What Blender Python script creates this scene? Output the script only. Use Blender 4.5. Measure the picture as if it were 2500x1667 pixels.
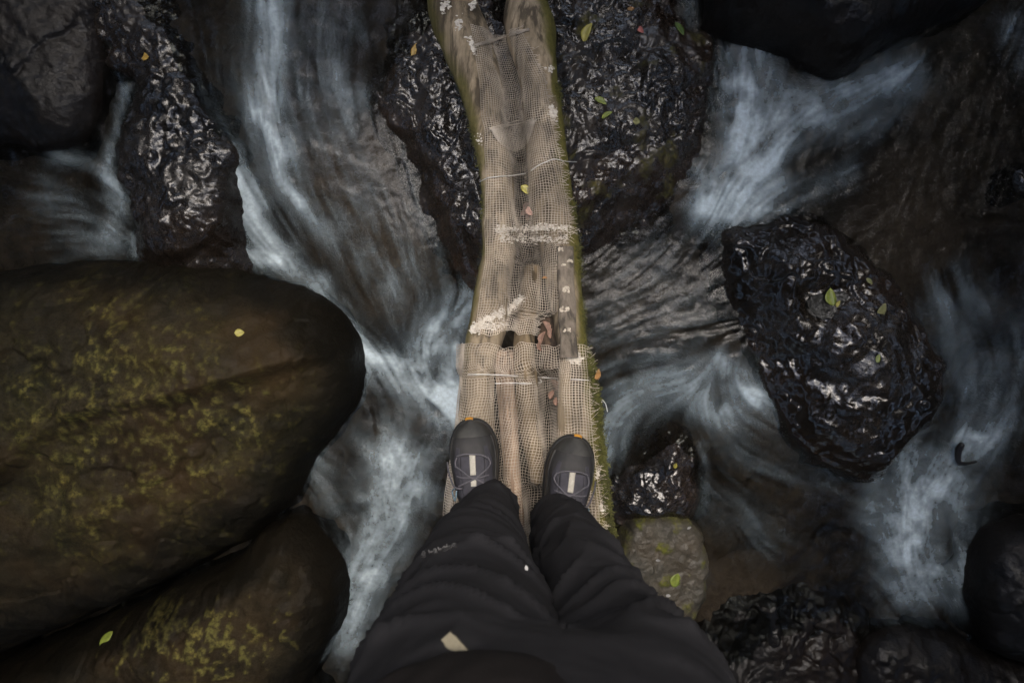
import bpy, math, random
import numpy as np
from mathutils import Vector, Matrix, Euler

random.seed(7)
RNG = np.random.RandomState(11)
SC = bpy.context.scene
COL = SC.collection
for o in list(bpy.data.objects):
    bpy.data.objects.remove(o)

# ------------------------------------------------------------------ camera
HC = 1.62                       # lens height above the top of the log bridge (z = 0)
cam_d = bpy.data.cameras.new('camera')
cam_d.sensor_width = 36.0
cam_d.lens = 24.0
cam_d.clip_start = 0.02
cam_d.clip_end = 300.0
cam_d.dof.use_dof = True
cam_d.dof.focus_distance = 1.6
cam_d.dof.aperture_fstop = 7.1
cam = bpy.data.objects.new('camera', cam_d)
cam.location = (0, 0, HC)
cam.rotation_euler = (0, 0, 0)  # straight down, +Y is the top of the picture
COL.objects.link(cam)
SC.camera = cam
FPX = 2500 * 24.0 / 36.0        # focal length in photograph pixels

# ------------------------------------------------------------------ sky, sun, exposure
SUN_EL, SUN_AZ = math.radians(72), math.radians(20)
w = bpy.data.worlds.new('World')
SC.world = w
w.use_nodes = True
nt = w.node_tree
nt.nodes.clear()
sky = nt.nodes.new('ShaderNodeTexSky')
sky.sky_type = 'NISHITA'
sky.sun_disc = False
sky.sun_elevation = SUN_EL
sky.sun_rotation = SUN_AZ
sky.air_density = 1.0
sky.dust_density = 4.0
sky.ozone_density = 1.0
bg = nt.nodes.new('ShaderNodeBackground')
bg.inputs['Strength'].default_value = 0.13
wo = nt.nodes.new('ShaderNodeOutputWorld')
nt.links.new(sky.outputs[0], bg.inputs[0])
nt.links.new(bg.outputs[0], wo.inputs[0])
sun_d = bpy.data.lights.new('sun', 'SUN')
sun_d.energy = 1.2
sun_d.angle = math.radians(50)
sun_d.color = (1.0, 0.95, 0.88)
sun = bpy.data.objects.new('sun', sun_d)
d = Vector((math.sin(SUN_AZ) * math.cos(SUN_EL), math.cos(SUN_AZ) * math.cos(SUN_EL), math.sin(SUN_EL)))
sun.rotation_euler = d.to_track_quat('Z', 'Y').to_euler()
sun.location = d * 20
COL.objects.link(sun)
SC.view_settings.view_transform = 'Standard'
SC.view_settings.look = 'None'
SC.view_settings.gamma = 1.0
SC.view_settings.exposure = 2.42

# ------------------------------------------------------------------ helpers
def tag(o, label=None, cat=None, group=None, kind=None):
    if label: o['label'] = label
    if cat: o['category'] = cat
    if group: o['group'] = group
    if kind: o['kind'] = kind
    return o

def W(px, py, z):
    """photograph pixel on the horizontal plane z -> world point"""
    dd = HC - z
    return np.array([(px - 1250.0) / FPX * dd, (833.5 - py) / FPX * dd, z])

def mesh_obj(name, verts, faces, mat, parent=None, smooth=True, attrs=None):
    verts = np.asarray(verts, dtype=np.float32)
    me = bpy.data.meshes.new(name)
    if isinstance(faces, np.ndarray):
        k = faces.shape[1]
        n = faces.shape[0]
        me.vertices.add(len(verts))
        me.vertices.foreach_set('co', verts.ravel())
        me.loops.add(n * k)
        me.loops.foreach_set('vertex_index', faces.astype(np.int32).ravel())
        me.polygons.add(n)
        me.polygons.foreach_set('loop_start', np.arange(0, n * k, k, dtype=np.int32))
        try:
            me.polygons.foreach_set('loop_total', np.full(n, k, dtype=np.int32))
        except Exception:
            pass
        me.update(calc_edges=True)
        me.validate()
    else:
        me.from_pydata([tuple(map(float, v)) for v in verts], [], faces)
    if smooth:
        me.polygons.foreach_set('use_smooth', np.ones(len(me.polygons), dtype=bool))
    if attrs:
        for k2, a in attrs.items():
            at = me.attributes.new(k2, 'FLOAT', 'POINT')
            at.data.foreach_set('value', np.asarray(a, dtype=np.float32).ravel())
    me.materials.append(mat)
    me.update()
    o = bpy.data.objects.new(name, me)
    COL.objects.link(o)
    if parent is not None:
        o.parent = parent
    return o

def grid_faces(ny, nx, mask=None, closed_x=False):
    i = np.arange(ny - 1)[:, None]
    j = np.arange(nx if closed_x else nx - 1)[None, :]
    j2 = (j + 1) % nx
    f = np.stack([i * nx + j, i * nx + j2, (i + 1) * nx + j2, (i + 1) * nx + j], -1)
    if mask is not None:
        f = f[mask]
    return f.reshape(-1, 4)

def compact(verts, faces, attrs):
    used = np.zeros(len(verts), bool)
    used[faces.ravel()] = True
    idx = np.cumsum(used) - 1
    return verts[used], idx[faces], {k: np.asarray(a).ravel()[used] for k, a in attrs.items()}

def _hash(ix, iy, iz, seed):
    h = (ix.astype(np.int64) * 374761393 + iy.astype(np.int64) * 668265263 + iz.astype(np.int64) * 2147483647 + seed * 144665) & 0xFFFFFFFF
    h = ((h ^ (h >> 13)) * 1274126177) & 0xFFFFFFFF
    h = (h ^ (h >> 16)) * 2246822519 & 0xFFFFFFFF
    h ^= h >> 15
    return (h & 0xFFFFFF).astype(np.float64) / float(0xFFFFFF)

def noise3(x, y, z, seed=0):
    """smooth value noise, -1..1"""
    x, y, z = np.broadcast_arrays(np.asarray(x, float), np.asarray(y, float), np.asarray(z, float))
    ix, iy, iz = np.floor(x), np.floor(y), np.floor(z)
    fx, fy, fz = x - ix, y - iy, z - iz
    fx = fx * fx * fx * (fx * (fx * 6 - 15) + 10)
    fy = fy * fy * fy * (fy * (fy * 6 - 15) + 10)
    fz = fz * fz * fz * (fz * (fz * 6 - 15) + 10)
    ix, iy, iz = ix.astype(np.int64), iy.astype(np.int64), iz.astype(np.int64)
    r = 0
    for a in (0, 1):
        for b in (0, 1):
            for c in (0, 1):
                r = r + _hash(ix + a, iy + b, iz + c, seed) * (fx if a else 1 - fx) * (fy if b else 1 - fy) * (fz if c else 1 - fz)
    return r * 2 - 1

def noise2(x, y, seed=0):
    x, y = np.broadcast_arrays(np.asarray(x, float), np.asarray(y, float))
    ix, iy = np.floor(x), np.floor(y)
    fx, fy = x - ix, y - iy
    fx = fx * fx * fx * (fx * (fx * 6 - 15) + 10)
    fy = fy * fy * fy * (fy * (fy * 6 - 15) + 10)
    ix, iy = ix.astype(np.int64), iy.astype(np.int64)
    zz = np.zeros_like(ix)
    return 2 * ((_hash(ix, iy, zz, seed) * (1 - fx) + _hash(ix + 1, iy, zz, seed) * fx) * (1 - fy) +
                (_hash(ix, iy + 1, zz, seed) * (1 - fx) + _hash(ix + 1, iy + 1, zz, seed) * fx) * fy) - 1

def fbm(x, y, scale, octs=4, seed=0, gain=0.5):
    a, r, s, n = 1.0, 0, scale, 0
    for k in range(octs):
        # rotate every octave so that no lattice direction shows
        c, q = math.cos(0.9 * k + 0.4), math.sin(0.9 * k + 0.4)
        r = r + a * noise2((x * c - y * q) * s + 17.3 * k, (x * q + y * c) * s - 9.1 * k, seed + k)
        n += a
        a *= gain
        s *= 2.03
    return r / n

def plates(x, y, scale, seed, curv=1.6):
    """overlapping tilted flakes: broken, crumbly relief"""
    x = x * scale; y = y * scale
    ix, iy = np.floor(x).astype(np.int64), np.floor(y).astype(np.int64)
    zz = np.zeros_like(ix)
    best = np.full(x.shape, -9.0)
    for a in (-1, 0, 1):
        for b in (-1, 0, 1):
            i, j = ix + a, iy + b
            px_ = i + 0.15 + 0.7 * _hash(i, j, zz, seed); py_ = j + 0.15 + 0.7 * _hash(i, j, zz, seed + 1)
            gx_ = 1.5 * (_hash(i, j, zz, seed + 2) - 0.5); gy_ = 1.5 * (_hash(i, j, zz, seed + 3) - 0.5)
            dx, dy = x - px_, y - py_
            an = _hash(i, j, zz, seed + 5) * 3.1416
            u = dx * np.cos(an) + dy * np.sin(an); v = -dx * np.sin(an) + dy * np.cos(an)
            h = 0.9 * _hash(i, j, zz, seed + 4) + gx_ * dx + gy_ * dy - curv * (0.45 * u * u + 1.6 * v * v)
            best = np.maximum(best, h)
    return best

def sstep(a, b, x):
    t = np.clip((x - a) / (b - a), 0, 1)
    return t * t * (3 - 2 * t)

def catmull(pts, n, closed=True):
    P = np.asarray(pts, float)
    m = len(P)
    out = []
    segs = m if closed else m - 1
    per = max(2, n // segs)
    for i in range(segs):
        if closed:
            p0, p1, p2, p3 = P[(i - 1) % m], P[i], P[(i + 1) % m], P[(i + 2) % m]
        else:
            p0, p1, p2, p3 = P[max(i - 1, 0)], P[i], P[i + 1], P[min(i + 2, m - 1)]
        for t in np.linspace(0, 1, per, endpoint=False):
            out.append(0.5 * ((2 * p1) + (-p0 + p2) * t + (2 * p0 - 5 * p1 + 4 * p2 - p3) * t * t + (-p0 + 3 * p1 - 3 * p2 + p3) * t ** 3))
    if not closed:
        out.append(P[-1])
    return np.array(out)

def seg_dist(X, Y, pts, closed=False):
    """distance of every point to a polyline"""
    P = np.asarray(pts, float)[:, :2]
    if len(P) == 1:
        return np.hypot(X - P[0, 0], Y - P[0, 1])
    Q = np.roll(P, -1, 0) if closed else P[1:]
    P0 = P if closed else P[:-1]
    best = np.full(X.shape, 1e9)
    for a, b in zip(P0, Q):
        dx, dy = b - a
        L = dx * dx + dy * dy + 1e-12
        t = np.clip(((X - a[0]) * dx + (Y - a[1]) * dy) / L, 0, 1)
        dd = (X - a[0] - t * dx) ** 2 + (Y - a[1] - t * dy) ** 2
        np.minimum(best, dd, out=best)
    return np.sqrt(best)

def inside(X, Y, P):
    r = np.zeros(X.shape, bool)
    P = np.asarray(P)[:, :2]
    Q = np.roll(P, -1, 0)
    for (ax, ay), (bx, by) in zip(P, Q):
        c = ((ay > Y) != (by > Y))
        with np.errstate(divide='ignore', invalid='ignore'):
            r ^= c & (X < (bx - ax) * (Y - ay) / (by - ay + 1e-15) + ax)
    return r

def blur(A, n=1):
    for _ in range(n):
        B = np.pad(A, 1, mode='edge')
        A = (B[:-2, 1:-1] + B[2:, 1:-1] + B[1:-1, :-2] + B[1:-1, 2:] + 4 * A) / 8
    return A

def bilin(A, fi, fj):
    ny, nx = A.shape
    fi = np.clip(fi, 0, ny - 1.001); fj = np.clip(fj, 0, nx - 1.001)
    i = fi.astype(int); j = fj.astype(int)
    a = fi - i; b = fj - j
    return (A[i, j] * (1 - b) + A[i, j + 1] * b) * (1 - a) + (A[i + 1, j] * (1 - b) + A[i + 1, j + 1] * b) * a

# ------------------------------------------------------------------ materials
class NT:
    def __init__(s, name):
        s.m = bpy.data.materials.new(name)
        s.m.use_nodes = True
        s.t = s.m.node_tree
        s.b = s.t.nodes['Principled BSDF']
        s.out = s.t.nodes['Material Output']
    def n(s, typ, **kw):
        nd = s.t.nodes.new(typ)
        for k, v in kw.items():
            setattr(nd, k, v)
        return nd
    def l(s, a, b): s.t.links.new(a, b)
    def pos(s): return s.n('ShaderNodeNewGeometry').outputs['Position']
    def obj(s): return s.n('ShaderNodeTexCoord').outputs['Object']
    def attr(s, nm): return s.n('ShaderNodeAttribute', attribute_name=nm).outputs['Fac']
    def noise(s, scale, detail=5, vec=None, rough=0.55, stretch=None, dist=0.0):
        nd = s.n('ShaderNodeTexNoise')
        nd.inputs['Scale'].default_value = scale
        nd.inputs['Detail'].default_value = detail
        nd.inputs['Roughness'].default_value = rough
        nd.inputs['Distortion'].default_value = dist
        v = vec if vec is not None else s.pos()
        if stretch:
            mp = s.n('ShaderNodeMapping')
            mp.inputs['Scale'].default_value = stretch
            s.l(v, mp.inputs['Vector']); v = mp.outputs[0]
        s.l(v, nd.inputs['Vector'])
        return nd.outputs['Fac']
    def ramp(s, fac, stops):
        r = s.n('ShaderNodeValToRGB')
        els = r.color_ramp.elements
        while len(els) < len(stops): els.new(0.5)
        for e, (p, c) in zip(els, stops):
            e.position = p
            e.color = (c, c, c, 1) if isinstance(c, (int, float)) else (*c, 1)
        s.l(fac, r.inputs['Fac'])
        return r.outputs['Color']
    def mix(s, fac, a, b, mode='MIX'):
        m = s.n('ShaderNodeMix', data_type='RGBA', blend_type=mode)
        for sock, v in ((m.inputs['Factor'], fac), (m.inputs['A'], a), (m.inputs['B'], b)):
            if isinstance(v, bpy.types.NodeSocket): s.l(v, sock)
            elif isinstance(v, (int, float)): sock.default_value = v
            else: sock.default_value = (*v, 1)
        return m.outputs['Result']
    def math(s, op, a, b=0.5, clamp=False):
        m = s.n('ShaderNodeMath', operation=op, use_clamp=clamp)
        for sock, v in ((m.inputs[0], a), (m.inputs[1], b)):
            if isinstance(v, bpy.types.NodeSocket): s.l(v, sock)
            else: sock.default_value = v
        return m.outputs[0]
    def bump(s, h, strength=0.4, dist=0.01, prev=None):
        b = s.n('ShaderNodeBump')
        b.inputs['Strength'].default_value = strength
        b.inputs['Distance'].default_value = dist
        s.l(h, b.inputs['Height'])
        if prev is not None: s.l(prev, b.inputs['Normal'])
        return b.outputs[0]
    def set(s, nm, v):
        k = s.b.inputs[nm]
        if isinstance(v, bpy.types.NodeSocket): s.l(v, k)
        elif isinstance(v, (int, float)): k.default_value = v
        else: k.default_value = (*v, 1) if len(v) == 3 else v

def plain(name, col, rough=0.6, var=0.25, scale=60, bump=0.2, bdist=0.002, metal=0.0, spec=0.5, sheen=0.0, stretch=None):
    s = NT(name)
    n = s.noise(scale, 6, s.obj(), stretch=stretch)
    a = tuple(c * (1 - var) for c in col); b = tuple(min(1, c * (1 + var)) for c in col)
    s.set('Base Color', s.ramp(n, [(0.3, a), (0.7, b)]))
    s.set('Roughness', s.math('MULTIPLY_ADD', n, 0.3) if False else rough)
    s.set('Metallic', metal)
    s.set('Specular IOR Level', spec)
    if sheen: s.set('Sheen Weight', sheen)
    if bump: s.set('Normal', s.bump(n, bump, bdist))
    return s.m

def rock_mat(name, dark, light, moss_a=(0.03, 0.03, 0.008), moss_b=(0.08, 0.075, 0.024), rough=(0.12, 0.5), fine=0.5, spec=0.6):
    s = NT(name)
    p = s.pos()
    n1 = s.noise(6, 7, p, 0.6, dist=0.4)
    n2 = s.noise(26, 3, p, 0.5)
    n3 = s.noise(140, 5, p, 0.65)
    n4 = s.noise(2.2, 4, p, 0.6)
    c = s.ramp(n1, [(0.30, dark), (0.55, tuple(0.5 * (a + b) for a, b in zip(dark, light))), (0.72, light)])
    c = s.mix(s.ramp(n3, [(0.40, 0.0), (0.70, 0.6)]), c, tuple(x * 0.4 for x in dark))
    c = s.mix(s.ramp(n4, [(0.45, 0.0), (0.7, 0.6)]), c, tuple(x * y for x, y in zip(light, (1.15, 0.85, 0.6))))
    mossc = s.mix(n3, moss_a, moss_b)
    mossc = s.mix(s.ramp(n2, [(0.45, 0.0), (0.7, 0.6)]), mossc, tuple(x * y for x, y in zip(moss_b, (1.35, 1.2, 1.0))))
    sp = s.ramp(s.noise(75, 3, p, 0.5), [(0.40, 0.2), (0.60, 1.0)])
    c = s.mix(s.attr('wet'), c, tuple(x * 0.5 for x in dark))
    mf = s.math('MULTIPLY', s.attr('moss'), sp)
    s.set('Base Color', s.mix(mf, c, mossc))
    r = s.ramp(s.math('ADD', s.math('MULTIPLY', n1, 0.5), s.math('MULTIPLY', n3, 0.5)), [(0.40, rough[0]), (0.62, rough[1])])
    s.set('Roughness', s.mix(mf, r, (0.85, 0.85, 0.85)))
    s.set('Specular IOR Level', s.math('MULTIPLY', s.math('SUBTRACT', 1.0, s.math('MULTIPLY', mf, 0.85)), spec))
    h2 = s.math('MULTIPLY', n2, s.ramp(s.noise(5, 3, p), [(0.38, 0.15), (0.62, 1.0)]))
    b1 = s.bump(h2, fine, 0.02)
    b2 = s.bump(s.noise(62, 2, p, 0.5), min(1, fine * 1.3), 0.008, b1)
    s.set('Normal', s.bump(n3, fine * 0.35, 0.004, b2))
    return s.m

M = {}
M['wet'] = rock_mat('wet_dark_rock', (0.005, 0.0045, 0.0045), (0.020, 0.017, 0.014), rough=(0.13, 0.42), fine=0.22, spec=0.5)
M['wet_brown'] = rock_mat('wet_brown_rock', (0.010, 0.0075, 0.005), (0.030, 0.022, 0.014), rough=(0.16, 0.50), fine=0.4, spec=0.3)
M['dome'] = rock_mat('glossy_black_rock', (0.004, 0.0034, 0.003), (0.022, 0.017, 0.012), rough=(0.10, 0.34), fine=0.16, spec=0.6)
M['dull'] = rock_mat('dull_black_rock', (0.003, 0.0027, 0.0024), (0.012, 0.0095, 0.0075), rough=(0.3, 0.6), fine=0.25, spec=0.25)
M['litter'] = rock_mat('wet_litter_rock', (0.007, 0.006, 0.005), (0.036, 0.027, 0.020), rough=(0.17, 0.40), fine=0.30, spec=0.7)
M['mossy'] = rock_mat('mossy_boulder', (0.007, 0.006, 0.0035), (0.030, 0.0235, 0.0125), moss_a=(0.040, 0.040, 0.009), moss_b=(0.150, 0.138, 0.044), rough=(0.55, 0.85), fine=0.35, spec=0.10)
M['slab'] = rock_mat('flat_stone', (0.040, 0.036, 0.026), (0.085, 0.075, 0.055), moss_a=(0.05, 0.06, 0.010), moss_b=(0.12, 0.12, 0.03), rough=(0.35, 0.7), spec=0.35)

# stream bed
s = NT('stream_bed')
p = s.pos()
n1 = s.noise(5, 6, p, 0.6); n2 = s.noise(30, 6, p, 0.65); n3 = s.noise(120, 4, p)
c = s.ramp(n1, [(0.3, (0.012, 0.010, 0.008)), (0.5, (0.045, 0.033, 0.024)), (0.72, (0.085, 0.060, 0.038))])
c = s.mix(s.ramp(n2, [(0.35, 0.0), (0.7, 0.7)]), c, (0.014, 0.012, 0.011))
c = s.mix(s.math('MULTIPLY', s.attr('shelf'), 0.9), c, s.ramp(n2, [(0.3, (0.045, 0.031, 0.022)), (0.7, (0.125, 0.090, 0.064))]))
s.set('Base Color', c); s.set('Roughness', 0.6); s.set('Specular IOR Level', 0.2)
s.set('Normal', s.bump(n3, 0.5, 0.004, s.bump(n2, 0.6, 0.015)))
M['bed'] = s.m

# water: clear film with a reflecting skin, foam where the water is aerated
s = NT('stream_water')
s.t.nodes.remove(s.b)
foam = s.attr('foam')
tr = s.n('ShaderNodeBsdfTransparent')
tr.inputs['Color'].default_value = (0.62, 0.64, 0.62, 1)
gl = s.n('ShaderNodeBsdfGlossy'); gl.inputs['Roughness'].default_value = 0.26
fr = s.n('ShaderNodeFresnel'); fr.inputs['IOR'].default_value = 1.30
bn = s.bump(s.noise(150, 3, s.pos()), 0.06, 0.004)
s.l(bn, gl.inputs['Normal']); s.l(bn, fr.inputs['Normal'])
mx = s.n('ShaderNodeMixShader')
s.l(fr.outputs[0], mx.inputs[0]); s.l(tr.outputs[0], mx.inputs[1]); s.l(gl.outputs[0], mx.inputs[2])
df = s.n('ShaderNodeBsdfPrincipled')
s.l(s.ramp(foam, [(0.05, (0.29, 0.37, 0.41)), (0.75, (0.57, 0.67, 0.72))]), df.inputs['Base Color'])
df.inputs['Roughness'].default_value = 0.55
df.inputs['Specular IOR Level'].default_value = 0.3
m2 = s.n('ShaderNodeMixShader')
s.l(s.math('MULTIPLY', foam, s.ramp(s.noise(70, 6, s.pos(), 0.7), [(0.3, 0.72), (0.7, 1.12)]), clamp=True), m2.inputs[0]); s.l(mx.outputs[0], m2.inputs[1]); s.l(df.outputs[0], m2.inputs[2])
s.l(m2.outputs[0], s.out.inputs['Surface'])
M['water'] = s.m

# forest soil beyond the stream
s = NT('forest_soil')
n1 = s.noise(3, 8, None, 0.65)
s.set('Base Color', s.ramp(n1, [(0.3, (0.012, 0.010, 0.007)), (0.7, (0.05, 0.04, 0.025))]))
s.set('Roughness', 0.9); s.set('Normal', s.bump(n1, 0.8, 0.05))
M['soil'] = s.m

def wood_mat(name, a, b, c, moss=None, rough=0.75):
    s = NT(name)
    p = s.pos()
    g = s.noise(16, 8, p, 0.65, stretch=(1.0, 0.10, 1.0), dist=0.6)
    g2 = s.noise(70, 6, p, 0.7, stretch=(1.0, 0.06, 1.0))
    blot = s.noise(7, 6, p, 0.65, stretch=(1, 0.45, 1))
    col = s.ramp(g, [(0.28, a), (0.5, b), (0.74, c)])
    col = s.mix(s.ramp(g2, [(0.42, 0.0), (0.62, 0.55)]), col, tuple(x * 0.55 for x in a))
    col = s.mix(s.ramp(blot, [(0.45, 0.0), (0.68, 0.75)]), col, tuple(x * 0.5 for x in b))
    ck = s.noise(34, 5, p, 0.6, stretch=(1.0, 0.035, 1.0), dist=0.3)
    col = s.mix(s.ramp(ck, [(0.50, 0.0), (0.60, 0.8)]), col, tuple(x * 0.35 for x in a))
    mf = s.attr('moss')
    mossc = s.mix(s.noise(90, 5, p), (0.030, 0.030, 0.006), (0.125, 0.110, 0.025))
    s.set('Base Color', s.mix(mf, col, mossc))
    s.set('Roughness', rough); s.set('Specular IOR Level', 0.25)
    s.set('Normal', s.bump(g2, 0.8, 0.006, s.bump(g, 0.6, 0.010)))
    return s.m
M['wood'] = wood_mat('weathered_log_wood', (0.085, 0.065, 0.041), (0.250, 0.198, 0.132), (0.43, 0.350, 0.248))
M['pinkwood'] = wood_mat('peeled_pole_wood', (0.17, 0.115, 0.078), (0.31, 0.222, 0.155), (0.42, 0.315, 0.225))
M['olivewood'] = wood_mat('barked_pole_wood', (0.075, 0.054, 0.030), (0.165, 0.122, 0.072), (0.27, 0.205, 0.125))
M['rot'] = wood_mat('rotten_wood', (0.018, 0.012, 0.008), (0.05, 0.032, 0.02), (0.10, 0.066, 0.04))
M['plank'] = wood_mat('grey_plank', (0.085, 0.072, 0.056), (0.155, 0.130, 0.102), (0.21, 0.178, 0.14))
M['chip'] = plain('pale_broken_wood', (0.34, 0.30, 0.24), 0.8, 0.4, 120, 0.5)
M['crust'] = plain('white_crust', (0.44, 0.41, 0.36), 0.9, 0.35, 120, 0.6)
M['wire'] = plain('dull_wire', (0.38, 0.33, 0.27), 0.55, 0.62, 9, 0, metal=0.2)
M['wire_new'] = plain('bright_wire', (0.60, 0.58, 0.55), 0.4, 0.2, 30, 0, metal=0.4)
M['moss'] = plain('green_moss', (0.055, 0.056, 0.010), 0.9, 0.6, 25, 0)
M['trouser'] = None

# ------------------------------------------------------------------ stream surface
K = 2500.0 / 2352.0             # outlines were read off a 2352 pixel wide view
def S(pts): return [(x * K, y * K) for x, y in pts]

WCTRL = [(650, -150, -.55), (650, 0, -.62), (900, -100, -.60), (620, 300, -.75), (620, 500, -.86), (560, 610, -.95), (800, 480, -.84), (1050, 620, -.90),
    (960, 780, -.98), (900, 840, -1.06), (1060, 800, -1.06), (980, 900, -1.10), (780, 720, -1.0), (900, 1000, -1.12), (900, 1250, -1.16), (850, 1500, -1.19),
    (1080, 1150, -1.14), (1150, 900, -1.10), (250, 450, -.86), (100, 560, -.90), (0, 300, -.84), (300, 250, -.82), (300, 600, -.93), (500, 480, -.88), (0, 0, -.80),
    (300, -100, -.74), (1000, 250, -.83), (1450, 250, -.84), (1250, 400, -.88), (1250, -100, -.75),
    (1800, 350, -.86), (1730, 480, -.89), (1680, 530, -.93), (2050, 210, -.83), (1780, 150, -.84), (1950, 480, -.90), (2250, 250, -.86), (2150, 520, -.92), (2450, 200, -.84),
    (2300, 650, -.95), (2480, 600, -.93), (1500, 600, -.99), (1700, 620, -.96), (1650, 750, -.98), (1830, 860, -.965), (1950, 905, -.945), (2040, 985, -.95), (2085, 1080, -.985), (1890, 740, -.955), (2140, 1190, -1.15), (1650, 900, -1.00), (1560, 950, -1.04),
    (1470, 1020, -1.12), (1430, 1150, -1.20), (1400, 850, -1.04), (1780, 990, -1.04), (1950, 1080, -1.06), (2080, 1180, -1.14), (1800, 1250, -1.16), (1950, 1400, -1.21),
    (2180, 1180, -1.21), (2320, 850, -1.02), (2340, 950, -1.10), (2320, 1080, -1.20), (2230, 1320, -1.23), (2150, 1470, -1.26), (1750, 1650, -1.28), (2450, 1650, -1.28),
    (1500, 1300, -1.26), (1300, 1200, -1.20), (1250, 1600, -1.26), (300, 1300, -1.15), (600, 900, -1.08), (-300, 800, -1.0), (-300, 1600, -1.2), (800, 1800, -1.25), (2800, 300, -.88), (2800, 1300, -1.24)]
CP = np.array([W(x, y, z) for x, y, z in WCTRL])
def rbf_fit(P, v):
    D = np.hypot(P[:, None, 0] - P[None, :, 0], P[:, None, 1] - P[None, :, 1])
    return np.linalg.solve(D + np.eye(len(P)) * 0.02, v - v.mean()), v.mean()
RW, RM = rbf_fit(CP, CP[:, 2])
def waterz(x, y):
    x = np.asarray(x, float); y = np.asarray(y, float)
    r = np.full(x.shape, RM)
    for (cx, cy, _), a in zip(CP, RW):
        r = r + a * np.sqrt((x - cx) ** 2 + (y - cy) ** 2 + 0.0016)
    return r
def on_water(px, py):
    z = -1.0
    for _ in range(12):
        q = W(px, py, z)
        z = 0.5 * z + 0.5 * float(waterz(q[0], q[1]))
    return W(px, py, z)

ST = 0.0052
X0, X1, Y0, Y1 = -2.35, 2.35, -1.72, 1.62
gx = np.arange(X0, X1 + 1e-6, ST); gy = np.arange(Y0, Y1 + 1e-6, ST)
NX, NY = len(gx), len(gy)
# coarse fields
DS = 4
cx, cy = np.meshgrid(gx[::DS], gy[::DS])
GX, GY = np.meshgrid(gx, gy)
fi, fj = (GY - Y0) / (ST * DS), (GX - X0) / (ST * DS)
cz = waterz(cx, cy)
BASEZ = bilin(cz, fi, fj)
PXC = 1250 + cx * FPX / (HC - cz); PYC = 833.5 - cy * FPX / (HC - cz)     # where the surface shows in the photograph

FLOW = [[(620, 0), (620, 300), (680, 480), (800, 650)], [(800, 0), (800, 250), (900, 450), (1000, 640)], [(700, 0), (710, 200), (760, 400), (880, 600)], [(950, 400), (1080, 640)],
    [(560, 400), (590, 560), (700, 640), (800, 760), (950, 850), (1050, 940)], [(1080, 680), (980, 780), (960, 870), (1040, 950)], [(1000, 960), (900, 1050), (880, 1200), (830, 1380), (780, 1480)],
    [(700, 1050), (800, 1180)], [(1000, 1050), (940, 1200), (860, 1330)], [(280, 200), (250, 380), (270, 500), (300, 590)], [(100, 380), (250, 420)], [(50, 500), (150, 540), (280, 590)],
    [(60, 600), (200, 570)], [(400, 400), (530, 500)], [(2120, 150), (1950, 230), (1800, 300), (1720, 380), (1640, 490)], [(1690, 120), (1720, 250), (1730, 340), (1650, 490)],
    [(2000, 380), (1850, 420), (1720, 470)], [(1640, 480), (1560, 560), (1450, 620), (1350, 680)], [(1760, 600), (1600, 650), (1450, 720), (1340, 800)], [(1800, 760), (1600, 760), (1450, 800), (1350, 880)],
    [(1850, 860), (1700, 860), (1550, 870), (1430, 930), (1360, 1080)], [(1640, 840), (1720, 910), (1850, 1000), (2000, 1100)], [(1760, 830), (1900, 960), (2020, 1090)],
    [(1600, 940), (1700, 1060), (1850, 1120), (2010, 1150)], [(1600, 1000), (1650, 1150), (1800, 1260), (1950, 1300)], [(1640, 1200), (1700, 1350), (1850, 1450)],
    [(2100, 400), (2150, 600), (2220, 800), (2220, 1000), (2100, 1150), (2080, 1350), (2150, 1500)], [(2300, 200), (2250, 500), (2320, 800), (2280, 1000), (2180, 1150), (2200, 1350)], [(2200, 100), (2050, 350), (1950, 420)]]
U = np.zeros(cx.shape); V = np.zeros(cx.shape)
for line in FLOW:
    c = catmull(S(line), 14, closed=False)
    wp = np.array([on_water(*q) for q in c])
    for a, b in zip(wp[:-1], wp[1:]):
        dx, dy = b[0] - a[0], b[1] - a[1]
        L = math.hypot(dx, dy)
        m = (a + b) / 2
        g = 1.0 / (((cx - m[0]) ** 2 + (cy - m[1]) ** 2) + 0.012) ** 2
        U += g * dx / L; V += g * dy / L
# a little swirl
ang = fbm(cx, cy, 4.0, 2, 31) * 0.40
n = np.hypot(U, V) + 1e-9
U, V = U / n, V / n
U, V = U * np.cos(ang) - V * np.sin(ang), U * np.sin(ang) + V * np.cos(ang)
UF, VF = bilin(U, fi, fj), bilin(V, fi, fj)
n = np.hypot(UF, VF) + 1e-9
UF, VF = UF / n, VF / n

def lic(N, steps):
    acc = N.copy(); wsum = 1.0
    for sg in (1, -1):
        pi, pj = np.mgrid[0:NY, 0:NX].astype(np.float32)
        for k in range(steps):
            ii = np.clip(np.rint(pi), 0, NY - 1).astype(np.int32); jj = np.clip(np.rint(pj), 0, NX - 1).astype(np.int32)
            pj = pj + sg * UF[ii, jj]; pi = pi + sg * VF[ii, jj]
            ii = np.clip(np.rint(pi), 0, NY - 1).astype(np.int32); jj = np.clip(np.rint(pj), 0, NX - 1).astype(np.int32)
            wk = 0.5 + 0.5 * math.cos(math.pi * (k + 1) / (steps + 1))
            acc += wk * N[ii, jj]; wsum += wk
    acc /= wsum
    return (acc - acc.mean()) / acc.std()
white = RNG.randn(NY, NX)
L_f = blur(lic(blur(white, 1), 22), 1)
L_f /= L_f.std()
L_m = lic(blur(RNG.randn(NY, NX), 10), 22)
L_c = lic(blur(RNG.randn(NY, NX), 40), 44)

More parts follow.
